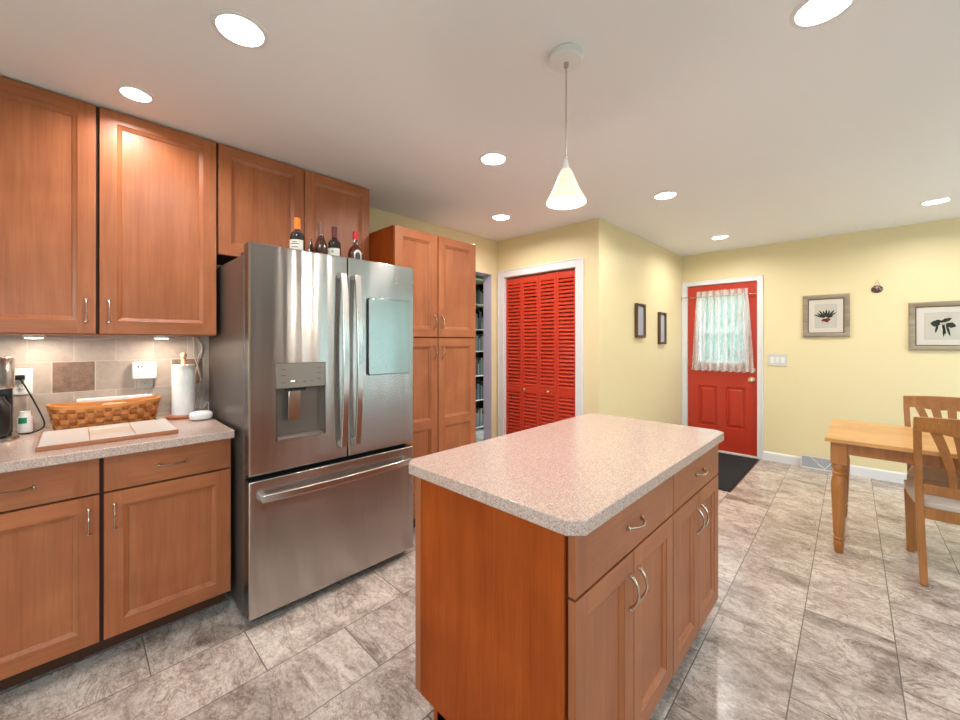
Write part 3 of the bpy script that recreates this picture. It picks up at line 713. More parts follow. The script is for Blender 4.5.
it = MB().prism([(x0+c, y0), (x1-c, y0), (x1, y0+c), (x1, y1-c), (x1-c, y1), (x0+c, y1), (x0, y1-c), (x0, y0+c)], .876, .914).build('countertop', 'counter', None, .003, 2)
tag(it, 'bare speckled beige island worktop with clipped corners', 'countertop')

# ================================================================= FRIDGE
fX = -2.027
fr = thing('refrigerator', 'stainless steel french door refrigerator with water dispenser and bottom freezer', 'refrigerator', (fX, .555, 0), R90)
FW = 1.478-.555
MB().box(.004, FW-.004, .098, .80, .03, 1.76).build('case', 'fside', fr, .004)
MB().box(.012, FW-.012, .075, .1, .05, 1.74).build('door_gasket', 'black', fr)
MB().box(.02, FW-.02, .06, .12, .012, .05).build('toe_grille', 'black', fr)
for x in (.06, FW-.06):
    for y in (.12, .72): MB().lathe([(.02, 0), (.02, .03)], 12, (x, y, 0)).build('foot', 'black', fr)
    MB().box(x-.045, x+.045, .05, .19, 1.761, 1.781).build('hinge_cover', 'black', fr, .004)
spl = .485                      # split between the french doors
def slab_with_hole(x0, x1, z0, z1, hole, depth, t=.078, r=.004):
    hx0, hx1, hz0, hz1 = hole; mb = MB()
    rings(mb, x0, x1, z0, z1, [(.001, t), (.001, .016), (0, .015)], 1, cap=False)
    rings(mb, x0, x1, z0, z1, [(0, .015), (0, .006), (.002, .002), (.006, 0)], 0, cap=False)
    mb.add([(x0, t, z0), (x1, t, z0), (x1, t, z1), (x0, t, z1)], [(0, 1, 2, 3)], 0); e = .006
    for a, b, c_, d in ((x0+e, hx0, z0+e, z1-e), (hx1, x1-e, z0+e, z1-e), (hx0, hx1, z0+e, hz0), (hx0, hx1, hz1, z1-e)):
        mb.add([(a, 0, c_), (b, 0, c_), (b, 0, d), (a, 0, d)], [(0, 1, 2, 3)], 0)
    rings(mb, hx0, hx1, hz0, hz1, [(0, 0), (0, depth)], 0, cap=True)
    return mb
dl = slab_with_hole(.0, spl-.003, .715, 1.803, (.115, .360, .862, 1.236), .062).build('fridge_door', ['steel', 'fside2'], fr)
dl['label'] = 'left fridge door with water dispenser'
dr = MB().box(spl+.003, FW, .0, .0145, .715, 1.803).build('fridge_door', 'steel', fr, .005, 3)
fz = MB().box(.0, FW, .0, .0145, .052, .690).build('freezer_drawer', 'steel', fr, .005, 3)
MB().box(spl+.004, FW-.001, .0147, .078, .716, 1.802).build('door_edge', 'fside2', dr)
MB().box(.001, FW-.001, .0147, .078, .053, .689).build('drawer_edge', 'fside2', fz)
# dispenser
dp = MB().box(.117, .358, .0, .05, 1.112, 1.234).build('dispenser_panel', 'disp', dl, .002)
mb = MB()
for x, z in ((.14, 1.205), (.14, 1.175), (.14, 1.14), (.315, 1.205), (.315, 1.18), (.315, 1.15)): mb.box(x, x+.022, -.0006, .0, z, z+.002)
for x in (.20, .245, .28): mb.box(x, x+.015, -.0006, .0, 1.14, 1.142)
mb.build('panel_marking', 'ink', dp)
MB().box(.185, .203, -.0007, 0, 1.144, 1.147).build('panel_light', 'lens', dp)
mb = MB(); rings(mb, .1175, .3575, .8645, 1.1115, [(0, .002), (.012, .055)], 0, cap=False)
mb.add([(.1295, .055, .8765), (.3455, .055, .8765), (.3455, .055, 1.0995), (.1295, .055, 1.0995)], [(0, 1, 2, 3)], 0)
mb.build('dispenser_cavity', 'dispdark', dl)
MB().box(.125, .35, .0, .052, .862, .874).build('drip_tray', 'disp', dl, .002)
mb = MB().prism_x([(.012, 1.105), (.02, .95), (.03, .95), (.03, 1.105)], .180, .238).build('dispenser_paddle', 'nickel', dl, .002)
MB().box(.17, .262, .008, .045, 1.096, 1.111).build('nozzle_housing', 'black', dl, .002)
# handles: bowed flat bars
def fhandle(x, z0, z1, parent):
    pts = []
    for i in range(17):
        t = i/16; pts.append((x, -.030-.030*math.sin(PI*t)**.8, z0+(z1-z0)*t))
    mb = MB().ribbon(pts, .034, .016, (1, 0, 0))
    for z in (z0+.012, z1-.012): mb.box(x-.013, x+.013, -.032, .001, z-.014, z+.014)
    return mb.build('handle', 'steelsmooth', parent, .003, 2)
fhandle(spl-.040, .780, 1.706, dl); fhandle(spl+.040, .780, 1.706, dr)
pts = [(.045+(FW-.09)*i/16, -.034-.022*math.sin(PI*i/16)**.8, .612) for i in range(17)]
mb = MB().ribbon(pts, .034, .013, (0, 0, 1))
for x in (.058, FW-.058): mb.box(x-.014, x+.014, -.036, .001, .598, .626)
mb.build('handle', 'steelsmooth', fz, .003, 2)
mb = MB(); cx_, cz_ = 1.356-.559, 1.705
pts = [(cx_+.015*math.cos(a), -.001, cz_+.015*math.sin(a)) for a in [2*PI*i/24 for i in range(25)]]
mb.tube(pts, .0014, 6, caps=False)
pts = [(cx_+.008*math.sin(2*a)-.0, -.001, cz_+.009*math.cos(a)) for a in [2*PI*i/24 for i in range(25)]]
mb.tube(pts, .0009, 5, caps=False)
mb.build('round_emblem', 'nickel', dr)
# magnetic steel board on the right door
def rrect(x0, x1, z0, z1, r, n=6):
    out = []
    for cx, cz, a0 in ((x1-r, z1-r, 0), (x0+r, z1-r, PI/2), (x0+r, z0+r, PI), (x1-r, z0+r, 3*PI/2)):
        for i in range(n+1): a = a0+PI/2*i/n; out.append((cx+r*math.cos(a), cz+r*math.sin(a)))
    return out
mg = thing('magnetic_board', 'shiny steel memo board with rounded corners on the right fridge door', 'memo board', (fX+.0005, 1.155, 1.150), R90)
MB().prism_y(rrect(0, .289, 0, .440, .014), -.012, 0).build('board_rim', 'black', mg, .001, 1)
MB().prism_y(rrect(.003, .286, .003, .437, .012), -.016, -.012).build('board_face', 'steel2', mg, .0015, 2)
for x in (.016, .273):
    for z in (.016, .424):
        MB().lathe([(.004, 0), (.003, .002)], 10).build('corner_screw', 'nickel', mg, loc=(x, -.016, z)).rotation_euler = (PI/2, 0, 0)

# ================================================================= BOTTLES ON THE FRIDGE
def bottle(loc, name, label, glass, cap, prof, capz, labz=None, labr=None, labcol='label', grp='bottles on the refrigerator', rz=0, ink=False):
    t = thing(name, label, 'bottle', loc, rz, grp)
    MB().lathe(prof, 28).build('bottle_glass', glass, t, smooth=True)
    z0, z1, r = capz
    MB().lathe([(r+.0012, z0), (r+.0012, z1-.002), (r-.001, z1)], 20).build('cap', cap, t, smooth=True)
    if labz:
        n = 18; vs = []; fs = []
        a0, a1 = labr[1], labr[2]
        for i in range(n+1):
            a = a0+(a1-a0)*i/n
            for z, rr in ((labz[0], labr[0]), (labz[1], labr[0])): vs.append((rr*math.cos(a), rr*math.sin(a), z))
        fs = [(2*i, 2*i+2, 2*i+3, 2*i+1) for i in range(n)]
        lb = MB().add(vs, fs).build('bottle_label', labcol, t, smooth=True)
        if ink:
            mb = MB(); rr = labr[0]+.0006
            for zz, w_ in ink:
                m_ = []; 
                for i in range(9):
                    a = -.75+(i/8-.5)*w_
                    m_ += [(rr*math.cos(a), rr*math.sin(a), zz), (rr*math.cos(a), rr*math.sin(a), zz+.004)]
                mb.add(m_, [(2*i, 2*i+2, 2*i+3, 2*i+1) for i in range(8)])
            mb.build('label_marking', 'ink', lb)
    return t
bord = lambda h, r: [(r-.003, 0), (r, .004), (r, h*.60), (r*.97, h*.64), (r*.75, h*.69), (r*.42, h*.73), (.0145, h*.77), (.0135, h*.97), (.015, h*.975), (.015, h)]
burg = lambda h, r: [(r-.003, 0), (r, .004), (r, h*.44), (r*.9, h*.52), (r*.62, h*.63), (r*.40, h*.72), (.0145, h*.8), (.0135, h*.97), (.015, h*.975), (.015, h)]
ZF = 1.7605
def onfridge(u, X):
    f_, th = 394.85, .774; t = (u-480)/f_; c_, s_ = math.cos(th), math.sin(th); return X*(c_+t*s_)/(t*c_-s_)
AR = (-2.0, .5)
bottle((-2.25, .856, ZF), 'wine_bottle', 'dark wine bottle with an orange foil cap, leftmost tall bottle on the refrigerator', 'glassb', 'orange', bord(.262, .038), (.200, .264, .015), (.04, .138), (.0385, -2.0, .5), ink=((.122, .7), (.112, 1.1), (.095, .9), (.075, .6)))
bottle((-2.36, onfridge(311, -2.36), ZF), 'small_bottle', 'small pear-shaped brown bottle between the orange-capped and brown-capped bottles', 'glassr', 'tan', [(.02, 0), (.026, .01), (.030, .06), (.027, .10), (.015, .14), (.006, .17), (.004, .19)], (.17, .195, .005))
bottle((-2.27, onfridge(321, -2.27), ZF), 'wine_bottle', 'brown wine bottle with a sloping shoulder and a brown foil cap', 'glassr', 'tan', burg(.270, .038), (.205, .272, .015), (.02, .085), (.0385, -2.0, .5))
bottle((-2.24, onfridge(334.5, -2.24), ZF), 'wine_bottle', 'dark wine bottle with a maroon foil cap and a cream label', 'glassb', 'maroon', bord(.254, .035), (.190, .256, .015), (.04, .125), (.0355, -2.0, .5), ink=((.100, .35), (.106, .3), (.075, .8)))
lq = bottle((-2.21, onfridge(355.5, -2.21), ZF), 'liquor_bottle', 'squat amber liquor bottle with a red cap and an arched label, rightmost on the refrigerator', 'glassk', 'redcap', [(.040, 0), (.045, .006), (.047, .08), (.045, .11), (.036, .14), (.018, .16), (.014, .17), (.013, .21), (.0155, .212), (.0155, .242)], (.196, .245, .0155))
lp = []
for i in range(13):
    a = PI*i/12; lp.append((.022*math.cos(a), .125+.028*math.sin(a)))
lp += [(-.022, .05), (.022, .05)]
def curved_label(poly, r, ang, parent, name, m_):
    vs = [(r*math.cos(ang+x/r), r*math.sin(ang+x/r), z) for x, z in poly]; c0 = (r*math.cos(ang)*1.0, r*math.sin(ang), .1)
    n = len(vs); vs.append((r*math.cos(ang), r*math.sin(ang), .08))
    return MB().add(vs, [(i, (i+1) % n, n) for i in range(n)]).build(name, m_, parent)
lb = curved_label([(x, z-.025) for x, z in lp], .0485, -.2, lq, 'bottle_label', 'label')
curved_label([(x*.72, .075+(z-.1)*.72) for x, z in lp], .0492, -.2, lb, 'label_marking', 'ink')

# ================================================================= COUNTER THINGS
ZC = .914
# woven basket
bk = thing('basket', 'long woven splint basket on the left worktop', 'basket', (-2.762, .112, ZC))
def oval(a, b, t, n=3.0):
    c_, s_ = math.cos(t), math.sin(t); return (a*math.copysign(abs(c_)**(2/n), c_), b*math.copysign(abs(s_)**(2/n), s_))
# length along Y (b), depth along X (a)
A0, B0, A1, B1, BH = .066, .182, .082, .205, .108
def bpt(t, z, off):
    k = z/BH; a = A0+(A1-A0)*k+off; b = B0+(B1-B0)*k+off; x, y = oval(a, b, t); return (x, y, z+.003+.012*k*(y/B1)**2)
# even spacing along the perimeter
samp = [oval(A0, B0, 2*PI*i/720) for i in range(721)]
acc = [0]
for i in range(720): acc.append(acc[-1]+math.dist(samp[i], samp[i+1]))
NS = 30
def tt(q):
    q = (q % 1)*acc[-1]
    lo = 0
    while lo < 719 and acc[lo+1] < q: lo += 1
    return 2*PI*(lo+(q-acc[lo])/max(1e-9, acc[lo+1]-acc[lo]))/720
mb = MB(); rows = 4; rh = BH/rows
for k in range(rows):
    n = NS*4; vs = []; fs = []
    for i in range(n):
        q = i/n; t = tt(q); off = .0050*math.cos(PI*(i/4+k))
        for z, o_ in ((k*rh+.003, -.001), (k*rh+.003, .001), ((k+1)*rh-.003, .001), ((k+1)*rh-.003, -.001)): vs.append(bpt(t, z, off+o_))
    for i in range(n):
        j = (i+1) % n
        for e in range(4): fs.append((i*4+e, j*4+e, j*4+(e+1) % 4, i*4+(e+1) % 4))
    mb.add(vs, fs)
for i in range(NS):
    q0, q1 = (i-.36)/NS, (i+.36)/NS; vs = []; fs = []; m_ = rows*4
    for j in range(m_+1):
        z = BH*j/m_; off = -.0050*math.cos(PI*(i+(z/rh-.5)))
        for q, o_ in ((q0, -.001), (q1, -.001), (q1, .001), (q0, .001)): vs.append(bpt(tt(q), z, off+o_))
    for j in range(m_):
        for e in range(4): fs.append((j*4+e, j*4+(e+1) % 4, j*4+4+(e+1) % 4, j*4+4+e))
    mb.add(vs, fs, 1)
mb.build('woven_side', ['splint', 'splintd'], bk)
MB().prism([oval(A0, B0, 2*PI*i/40) for i in range(40)], .002, .008).build('basket_bottom', 'splint', bk)
n = 80; vs = []; fs = []
for i in range(n):
    t = tt(i/n)
    for z, o_ in ((BH-.010, -.006), (BH-.010, .006), (BH+.006, .006), (BH+.006, -.006)): vs.append(bpt(t, z, o_))
for i in range(n):
    j = (i+1) % n
    for e in range(4): fs.append((i*4+e, j*4+e, j*4+(e+1) % 4, i*4+(e+1) % 4))
MB().add(vs, fs).build('basket_rim', 'splint', bk, .001, 1)
# crumpled cloth in the basket
bm = bmesh.new(); bmesh.ops.create_icosphere(bm, subdivisions=3, radius=1)
for v in bm.verts: v.co = Vector((v.co.x*.040, v.co.y*.09, v.co.z*.035))*(1+random.uniform(-.12, .12))
me = bpy.data.meshes.new('napkin'); bm.to_mesh(me); bm.free(); me.materials.append(mat('tan_cloth', (.62, .46, .30), .9))
o = bpy.data.objects.new('napkin', me); C.objects.link(o); o.location = (-2.762, .14, ZC+.078)
for p in me.polygons: p.use_smooth = True
tag(o, 'crumpled tan cloth lying inside the woven basket', 'napkin')
# white slim box behind the basket
wb = thing('power_strip', 'long white power strip lying on edge between basket and backsplash', 'power strip', (-2.873, .13, ZC))
MB().box(-.013, .013, -.13, .17, 0, .135).build('strip_body', 'white', wb, .008, 3)
MB().lathe([(.006, 0), (.005, .003)], 12, (0, .155, .135)).build('switch_button', 'black', wb)
# tiled serving board
sb = thing('serving_board', 'long wooden-framed serving board with white tiles on the worktop in front of the basket', 'board', (-2.476, .112, ZC))
MB().box(-.185, .185, -.222, .222, 0, .018).build('wooden_frame', 'rimwood', sb, .003)
mb = MB()
for i in range(3):
    a = -.217+i*.145; 
    if i != 1: mb.box(-.179, .179, a+.001, a+.144, .018, .0205)
mb.box(-.179, -.09, -.071, .072, .018, .0205).box(.09, .179, -.071, .072, .018, .0205)
mb.build('white_tiles', 'cutting', sb, .001, 1)
MB().box(-.088, .088, -.070, .071, .018, .0205).build('beige_tile', 'cutting2', sb, .001, 1)
# paper towel
pt = thing('paper_towel_holder', 'turned wooden paper towel holder standing by the refrigerator', 'paper towel holder', (-2.765, .425, ZC))
MB().lathe([(.074, 0), (.079, .004), (.079, .012), (.070, .018), (.02, .018)], 36).build('holder_base', 'rimwood', pt, smooth=True)
MB().lathe([(.011, .018), (.011, .315), (.009, .322), (.012, .327), (.009, .332), (.016, .343), (.017, .352), (.012, .362), (.0001, .366)], 20).build('holder_post', 'birch', pt, smooth=True)
pr = MB().lathe([(.053, .0), (.053, .278), (.021, .278), (.021, .0)], 40, closed=True).build('paper_towel_roll', 'towel', None, smooth=True, loc=(-2.765, .425, ZC+.0185))
tag(pr, 'white quilted paper towel roll on the wooden holder', 'paper towels')
# white oval speaker
bm = bmesh.new(); bmesh.ops.create_uvsphere(bm, u_segments=32, v_segments=16, radius=1)
for v in bm.verts:
    x, y, z = v.co; v.co = Vector((math.copysign(abs(x)**.75, x)*.046, math.copysign(abs(y)**.75, y)*.053, math.copysign(abs(z)**.6, z)*.024))
me = bpy.data.meshes.new('smart_speaker'); bm.to_mesh(me); bm.free(); me.materials.append(M['white'])
for p in me.polygons: p.use_smooth = True
o = bpy.data.objects.new('small_speaker', me); C.objects.link(o); o.location = (-2.60, .478, ZC+.0245); tag(o, 'small rounded white speaker at the end of the left worktop', 'speaker')
# outlets on the backsplash
def outlet(name, y0, y1, z0, z1, label, m_='white'):
    t = thing(name, label, 'outlet', (XW+.0085, (y0+y1)/2, (z0+z1)/2)); a, b = (y1-y0)/2, (z1-z0)/2
    MB().box(0, .006, -a, a, -b, b).build('cover_plate', m_, t, .002, 2)
    mb = MB()
    for s in (-1, 1): mb.box(.006, .0085, -.017, .017, s*.024-.014, s*.024+.014)
    f_ = mb.build('receptacle', m_, t, .001, 1)
    mb = MB()
    for s in (-1, 1):
        for yy in (-.007, .007): mb.box(.0085, .0088, yy-.001, yy+.001, s*.024-.002, s*.024+.007)
        mb.box(.0085, .0088, -.002, .002, s*.024-.009, s*.024-.005)
    mb.build('slot_marking', 'ink', f_); return t
outlet('wall_outlet', -.228, -.146, 1.088, 1.212, 'white wall outlet with a black plug, behind the coffee maker')
outlet('wall_outlet', .232, .304, 1.080, 1.196, 'almond wall outlet under the white plug-in adapter', 'outlet')
pg = thing('plug', 'black two-prong plug in the outlet near the coffee maker', 'plug', (XW+.017, -.187, 1.172))
MB().box(0.0003, .022, -.017, .017, -.011, .011).build('plug_body', 'black', pg, .004, 2)
def bez(p, n=24):
    out = []
    for i in range(len(p)-1):
        p0 = Vector(p[max(i-1, 0)]); p1 = Vector(p[i]); p2 = Vector(p[i+1]); p3 = Vector(p[min(i+2, len(p)-1)])
        for k in range(n):
            t = k/n; out.append(.5*((2*p1)+(-p0+p2)*t+(2*p0-5*p1+4*p2-p3)*t*t+(-p0+3*p1-3*p2+p3)*t**3))
    out.append(Vector(p[-1])); return out
X_, Y_, Z_ = pg.location
mb = MB().tube([q-Vector((X_, Y_, Z_)) for q in bez([(X_+.02, -.187, 1.168), (X_+.03, -.165, 1.12), (-2.81, -.125, 1.02), (-2.775, -.105, .945), (-2.765, -.145, .919), (-2.785, -.20, .918)], 12)], .0032, 8)
mb.build('cord', 'black', pg, smooth=True)
ad = thing('plug_adapter', 'white multi-outlet wall adapter with small slots above the almond outlet', 'plug adapter', (XW+.019, .265, 1.182))
MB().box(0, .034, -.052, .052, -.048, .048).build('adapter_body', 'white', ad, .008, 3)
mb = MB()
for yy in (-.032, 0, .032):
    for s in (-.006, .006): mb.box(.034, .0345, yy+s-.001, yy+s+.001, -.020, -.012)
    mb.box(.034, .0345, yy-.002, yy+.002, -.032, -.028)
for yy in (-.026, -.012): mb.box(.034, .0345, yy-.003, yy+.003, .016, .028)
mb.build('slot_marking', 'ink', ad)
# coffee maker at the picture's edge
cm = thing('coffee_maker', 'steel and black coffee maker at the far left end of the worktop', 'coffee maker', (-2.68, -.268, ZC))
MB().lathe([(.090, 0), (.094, .006), (.090, .016), (.06, .02)], 36).build('base_plate', 'steelsmooth', cm, smooth=True)
MB().box(-.085, -.03, -.07, .07, .015, .345).build('back_column', 'black', cm, .01, 3)
MB().lathe([(.078, .225), (.080, .232), (.080, .352), (.074, .360), (.0001, .362)], 36).build('water_tank', 'steelsmooth', cm, smooth=True)
MB().lathe([(.06, .022), (.070, .04), (.070, .15), (.055, .175), (.05, .195), (.0001, .197)], 32, (.01, 0, 0)).build('carafe', 'black', cm, smooth=True)
MB().tube(bez([(.07, .02, .17), (.115, .035, .165), (.118, .035, .08), (.078, .02, .06)], 8), .007, 8).build('carafe_handle', 'black', cm, smooth=True)
# small tub with green label
gb = thing('small_jar', 'small white jar with a green label between coffee maker and basket', 'jar', (-2.832, -.168, ZC))
MB().lathe([(.022, 0), (.025, .003), (.025, .07), (.018, .082), (.018, .10), (.0001, .101)], 24).build('jar_body', 'white', gb, smooth=True)
vs = []; 
for i in range(9):
    a = -.9+i*.15; vs += [(.0256*math.cos(a), .0256*math.sin(a), .045), (.0256*math.cos(a), .0256*math.sin(a), .072)]
MB().add(vs, [(2*i, 2*i+2, 2*i+3, 2*i+1) for i in range(8)]).build('jar_label', 'greenlabel', gb)
# cables beside the refrigerator
cbm = mat('ivory_cable', (.58, .48, .42), .5)
cbt = thing('power_cables', 'twisted ivory cables hanging from the upper cabinet beside the refrigerator', 'cable', (-2.878, .515, ZC))
for j, (dy, ph) in enumerate(((0, 0), (.012, 1.4), (-.006, 3.0))):
    p = [(0+.006*math.sin(ph), dy-.02, .455)]
    for k in range(1, 8):
        z = .455-k*.056; p.append((.004+.008*math.cos(k*1.3+ph), dy+.018*math.sin(k*1.1+ph), z))
    p.append((.03+.005*j, dy, .006))
    MB().tube(bez(p, 8), .0032, 6).build('cable', cbm, cbt, smooth=True)
MB().box(.02, .06, -.03, .02, .001, .03).build('cable_plug', 'clear', cbt, .004, 2)
ch = MB().tube(bez([(.012, .02, .02), (.02, .035, .055), (.03, .045, .06), (.035, .045, .02), (.045, .03, .004)], 8), .003, 6).build('cable_loop', 'white', cbt, smooth=True)
uc = MB().tube(bez([(0, -.24, -.006), (.01, -.18, -.012), (0, -.1, -.02), (.012, -.02, -.016), (0, .06, -.006)], 10), .0025, 6).build('lamp_wire', cbm, None, smooth=True, loc=(-2.64, .10, 1.37))
tag(uc, 'thin ivory wire sagging under the upper cabinet', 'wire')
# under-cabinet pucks
for y, lab in ((-.135, 'lit puck light under the upper cabinet above the coffee maker'), (.325, 'lit puck light under the upper cabinet above the plug adapter')):
    p = thing('puck_light', lab, 'puck light', (-2.735, y, 1.372), 0, 'puck lights under the upper cabinet')
    MB().lathe([(.036, 0), (.036, -.010), (.030, -.014)], 24).build('puck_housing', 'white', p, smooth=True)
    MB().lathe([(.030, -.0142), (.026, -.017), (.0001, -.018)], 24).build('puck_lens', 'puck', p, smooth=True)
    l = bpy.data.lights.new('puck_lamp', 'AREA'); l.shape = 'DISK'; l.size = .05; l.energy = 1.1; l.color = (1, .86, .72)
    lo = bpy.data.objects.new('puck_lamp', l); C.objects.link(lo); lo.parent = p; lo.location = (0, 0, -.020)

# ================================================================= CEILING LIGHTS
def can(x, y, label, r=.085, power=CAN_W):
    t = thing('recessed_light', label, 'ceiling light', (x, y, H), 0, 'recessed ceiling lights')
    MB().lathe([(r, -.0003), (r, -.003), (r*.93, -.006), (r*.815, -.004), (r*.60, .028), (r*.58, .040), (r*.66, .040), (r*.826, .0)], 48, closed=True).build('trim_ring', 'white', t, smooth=True)
    MB().lathe([(r*.60, .033), (r*.60, .031), (.0001, .031)], 36).build('lens', 'lens', t, smooth=True)
    l = bpy.data.lights.new('can_lamp', 'AREA'); l.shape = 'DISK'; l.size = r*1.10; l.energy = power; l.color = CAN_COL
    lo = bpy.data.objects.new('can_lamp', l); C.objects.link(lo); lo.parent = t; lo.location = (0, 0, .014)
    return t
can(-1.577, .405, 'large recessed ceiling light over the aisle between island and base cabinet', .088)
can(-2.317, .186, 'small recessed ceiling light close to the tall upper cabinet', .062, CAN_W*.5)
can(-1.600, 1.752, 'recessed ceiling light in front of the pantry cabinet')
can(-2.301, 2.62, 'recessed ceiling light near the open doorway beside the pantry')
can(-1.077, 3.09, 'recessed ceiling light between the pendant lamp and the hall wall corner')
can(-1.096, 4.73, 'recessed ceiling light in front of the red entrance door')
can(.391, 4.70, 'recessed ceiling light above the far side of the dining table')
can(-.100, 1.715, 'large recessed ceiling light right of the pendant, cut by the photo top edge', .088)

pl = thing('pendant_lamp', 'small cone glass pendant lamp hanging over the island', 'pendant lamp', (-.822, 1.314, H))
MB().lathe([(.062, 0), (.064, -.004), (.064, -.024), (.058, -.030), (.0001, -.031)], 36).build('ceiling_canopy', 'white', pl, smooth=True)
MB().lathe([(.009, -.03), (.009, -.045), (.005, -.05)], 16).build('cord_grip', 'nickel', pl, smooth=True)
MB().tube([(0, 0, -.045), (0, 0, -.405)], .0032, 8).build('cord', 'nickel', pl, smooth=True)
MB().lathe([(.005, -.400), (.007, -.412), (.010, -.425), (.016, -.44), (.017, -.452)], 20).build('socket_cap', 'white', pl, smooth=True)
MB().lathe([(.017, -.440), (.024, -.452), (.052, -.52), (.0755, -.562), (.0755, -.568), (.072, -.568), (.049, -.522), (.021, -.456)], 40, closed=True).build('glass_shade', 'shade', pl, smooth=True)
bm_ = MB().lathe([(.008, -.45), (.010, -.47), (.020, -.50), (.022, -.52), (.014, -.537), (.0001, -.541)], 20).build('bulb', 'bulb', pl, smooth=True)
l = bpy.data.lights.new('pendant_bulb_lamp', 'POINT'); l.energy = 6; l.color = (1, .88, .74); l.shadow_soft_size = .03
lo = bpy.data.objects.new('pendant_bulb_lamp', l); C.objects.link(lo); lo.parent = pl; lo.location = (0, 0, -.63)

# ================================================================= WALL THINGS
def picture(name, label, W_, H_, loc, rz, fw, fm, plant=None, depth=.02, inner=.0, grp=None):
    t = thing(name, label, 'picture frame', loc, rz, grp)   # local x width, front towards -y, centred
    a, b = W_/2, H_/2; mb = MB()
    rr = [(0, 0), (0, -depth), (fw*.25, -depth-.004), (fw*.7, -depth), (fw, -depth*.55), (fw, 0)]
    rings(mb, -a, a, -b, b, rr, 0, cap=False); mb.build('frame', fm, t)
    if plant:
        mb = MB(); rings(mb, -a+fw-.006, a-fw+.006, -b+fw-.006, b-fw+.006, [(0, -depth*.62), (0, -depth*.75), (.007, -depth*.7), (.007, -depth*.5)], 0, cap=False); mb.build('inner_lip', 'bronzeframe', t)
    MB().box(-a+fw-.001, a-fw+.001, -depth*.5, -.001, -b+fw-.001, b-fw+.001).build('mat_board', 'matboard' if plant else 'greyphoto', t)
    if plant:
        y = -depth*.5-.0005; px, pz = a-fw-.052, b-fw-.052
        mb = MB().box(-px, px, y-.0004, y, -pz, pz); pr_ = mb.build('print', 'art', t)
        mb = MB(); e = .0015
        mb.box(-px, px, y-.001, y-.0004, pz-e, pz).box(-px, px, y-.001, y-.0004, -pz, -pz+e).box(-px, -px+e, y-.001, y-.0004, -pz, pz).box(px-e, px, y-.001, y-.0004, -pz, pz)
        mb.build('border_line', 'line', pr_)
        def leaf(mb, x, z, ang, ln, wd_, stem=None):
            pts = [(0, 0)]+[(ln*k/8, wd_*math.sin(PI*k/8)**.8*(1+.12*math.sin(k*2.1))) for k in range(1, 8)]+[(ln, 0)]+[(ln*k/8, -wd_*math.sin(PI*k/8)**.8*(1+.12*math.cos(k*2.3))) for k in range(7, 0, -1)]
            ca, sa = math.cos(ang), math.sin(ang)
            mb.prism_y([(x+p*ca-q*sa, z+p*sa+q*ca) for p, q in pts], y-.0012, y-.0005)
        mb = MB()
        if plant == 'radish':
            for ang, ln in ((2.9, .062), (2.55, .055), (2.2, .060), (1.85, .05), (1.5, .058), (1.15, .055), (.8, .066), (.5, .06), (.2, .035)):
                leaf(mb, .0+.012*math.cos(ang), -.022+.006*math.sin(ang), .5*PI+(ang-.5*PI)*.86, ln*1.5, .008)
            mb.build('printed_leaves', 'leaf', pr_)
            mb = MB()
            for cx_, cz_, r_ in ((-.010, -.040, .015), (.016, -.038, .018), (.006, -.054, .014), (-.024, -.046, .010)):
                mb.prism_y([(cx_+r_*1.2*math.cos(k*PI/8), cz_+r_*.8*math.sin(k*PI/8)) for k in range(16)], y-.0016, y-.0012)
            leaf(mb, .012, -.055, -1.3, .03, .002); leaf(mb, -.01, -.05, -2.3, .03, .002)
            mb.build('printed_roots', 'root', pr_)
        else:
            for x, z, ang, ln, wd_ in ((-.02, .015, 2.9, .062, .028), (-.035, .02, -1.75, .085, .008), (-.02, .035, .45, .075, .016), (.012, .02, -.45, .065, .024), (-.01, .02, -1.35, .10, .008), (.002, .02, -1.6, .12, .008), (.012, .02, -1.35, .12, .008), (-.005, .03, 2.6, .05, .012)):
                leaf(mb, x, z, ang, ln, wd_)
            mb.build('printed_leaves', 'leaf', pr_)
            mb = MB()
            for j, (xx, zz) in enumerate(((-.055, .078), (.012, .076))):
                mb.tube([(xx+i*.0035, y-.0008, zz+.003*math.sin(i*1.9+j)) for i in range(14 if j == 0 else 12)], .0006, 4)
            mb.build('script_title', 'line', pr_)
    return t
picture('picture_frame', 'botanical print of a red-rooted plant in a weathered square frame right of the red door', .369, .442, (-.2995, YF-.0005, 1.609), 0, .048, 'weathered', 'radish')
picture('picture_frame', 'botanical print of bean pods in a weathered frame above the dining chairs', .43, .442, (.501, YF-.0005, 1.483), 0, .048, 'weathered', 'bean')
picture('small_picture', 'small dark brown upright frame on the hall wall, nearer the closet corner', .215, .352, (-1.6945, 4.106, 1.559), R90, .026, 'bronzeframe', depth=.03)
picture('small_picture', 'small dark brown upright frame on the hall wall, nearer the red door', .195, .365, (-1.6945, 4.72, 1.495), R90, .026, 'bronzeframe', depth=.03)
hg = thing('wall_ornament', 'small dark oval ornament hanging on a wire between the two botanical prints', 'ornament', (.077, YF-.001, 1.853))
mb = MB().lathe([(.0001, 0), (.036, .0), (.042, .006), (.036, .013), (.015, .018), (.0001, .019)], 24, sx=1, sy=.85)
mo = mat('speckled_dark_ceramic', (.08, .05, .05), .3)
v_ = coords(mo); n_ = N(mo, 'ShaderNodeTexNoise', Scale=70.0, Detail=2.0); L(mo, v_, n_.inputs['Vector'])
L(mo, ramp(mo, n_.outputs[0], [(.45, (.03, .025, .03)), (.55, (.20, .05, .04)), (.62, (.45, .42, .38))]), BS(mo).inputs['Base Color'])
o = mb.build('ornament_disc', mo, hg, smooth=True); o.rotation_euler = (PI/2, 0, 0)
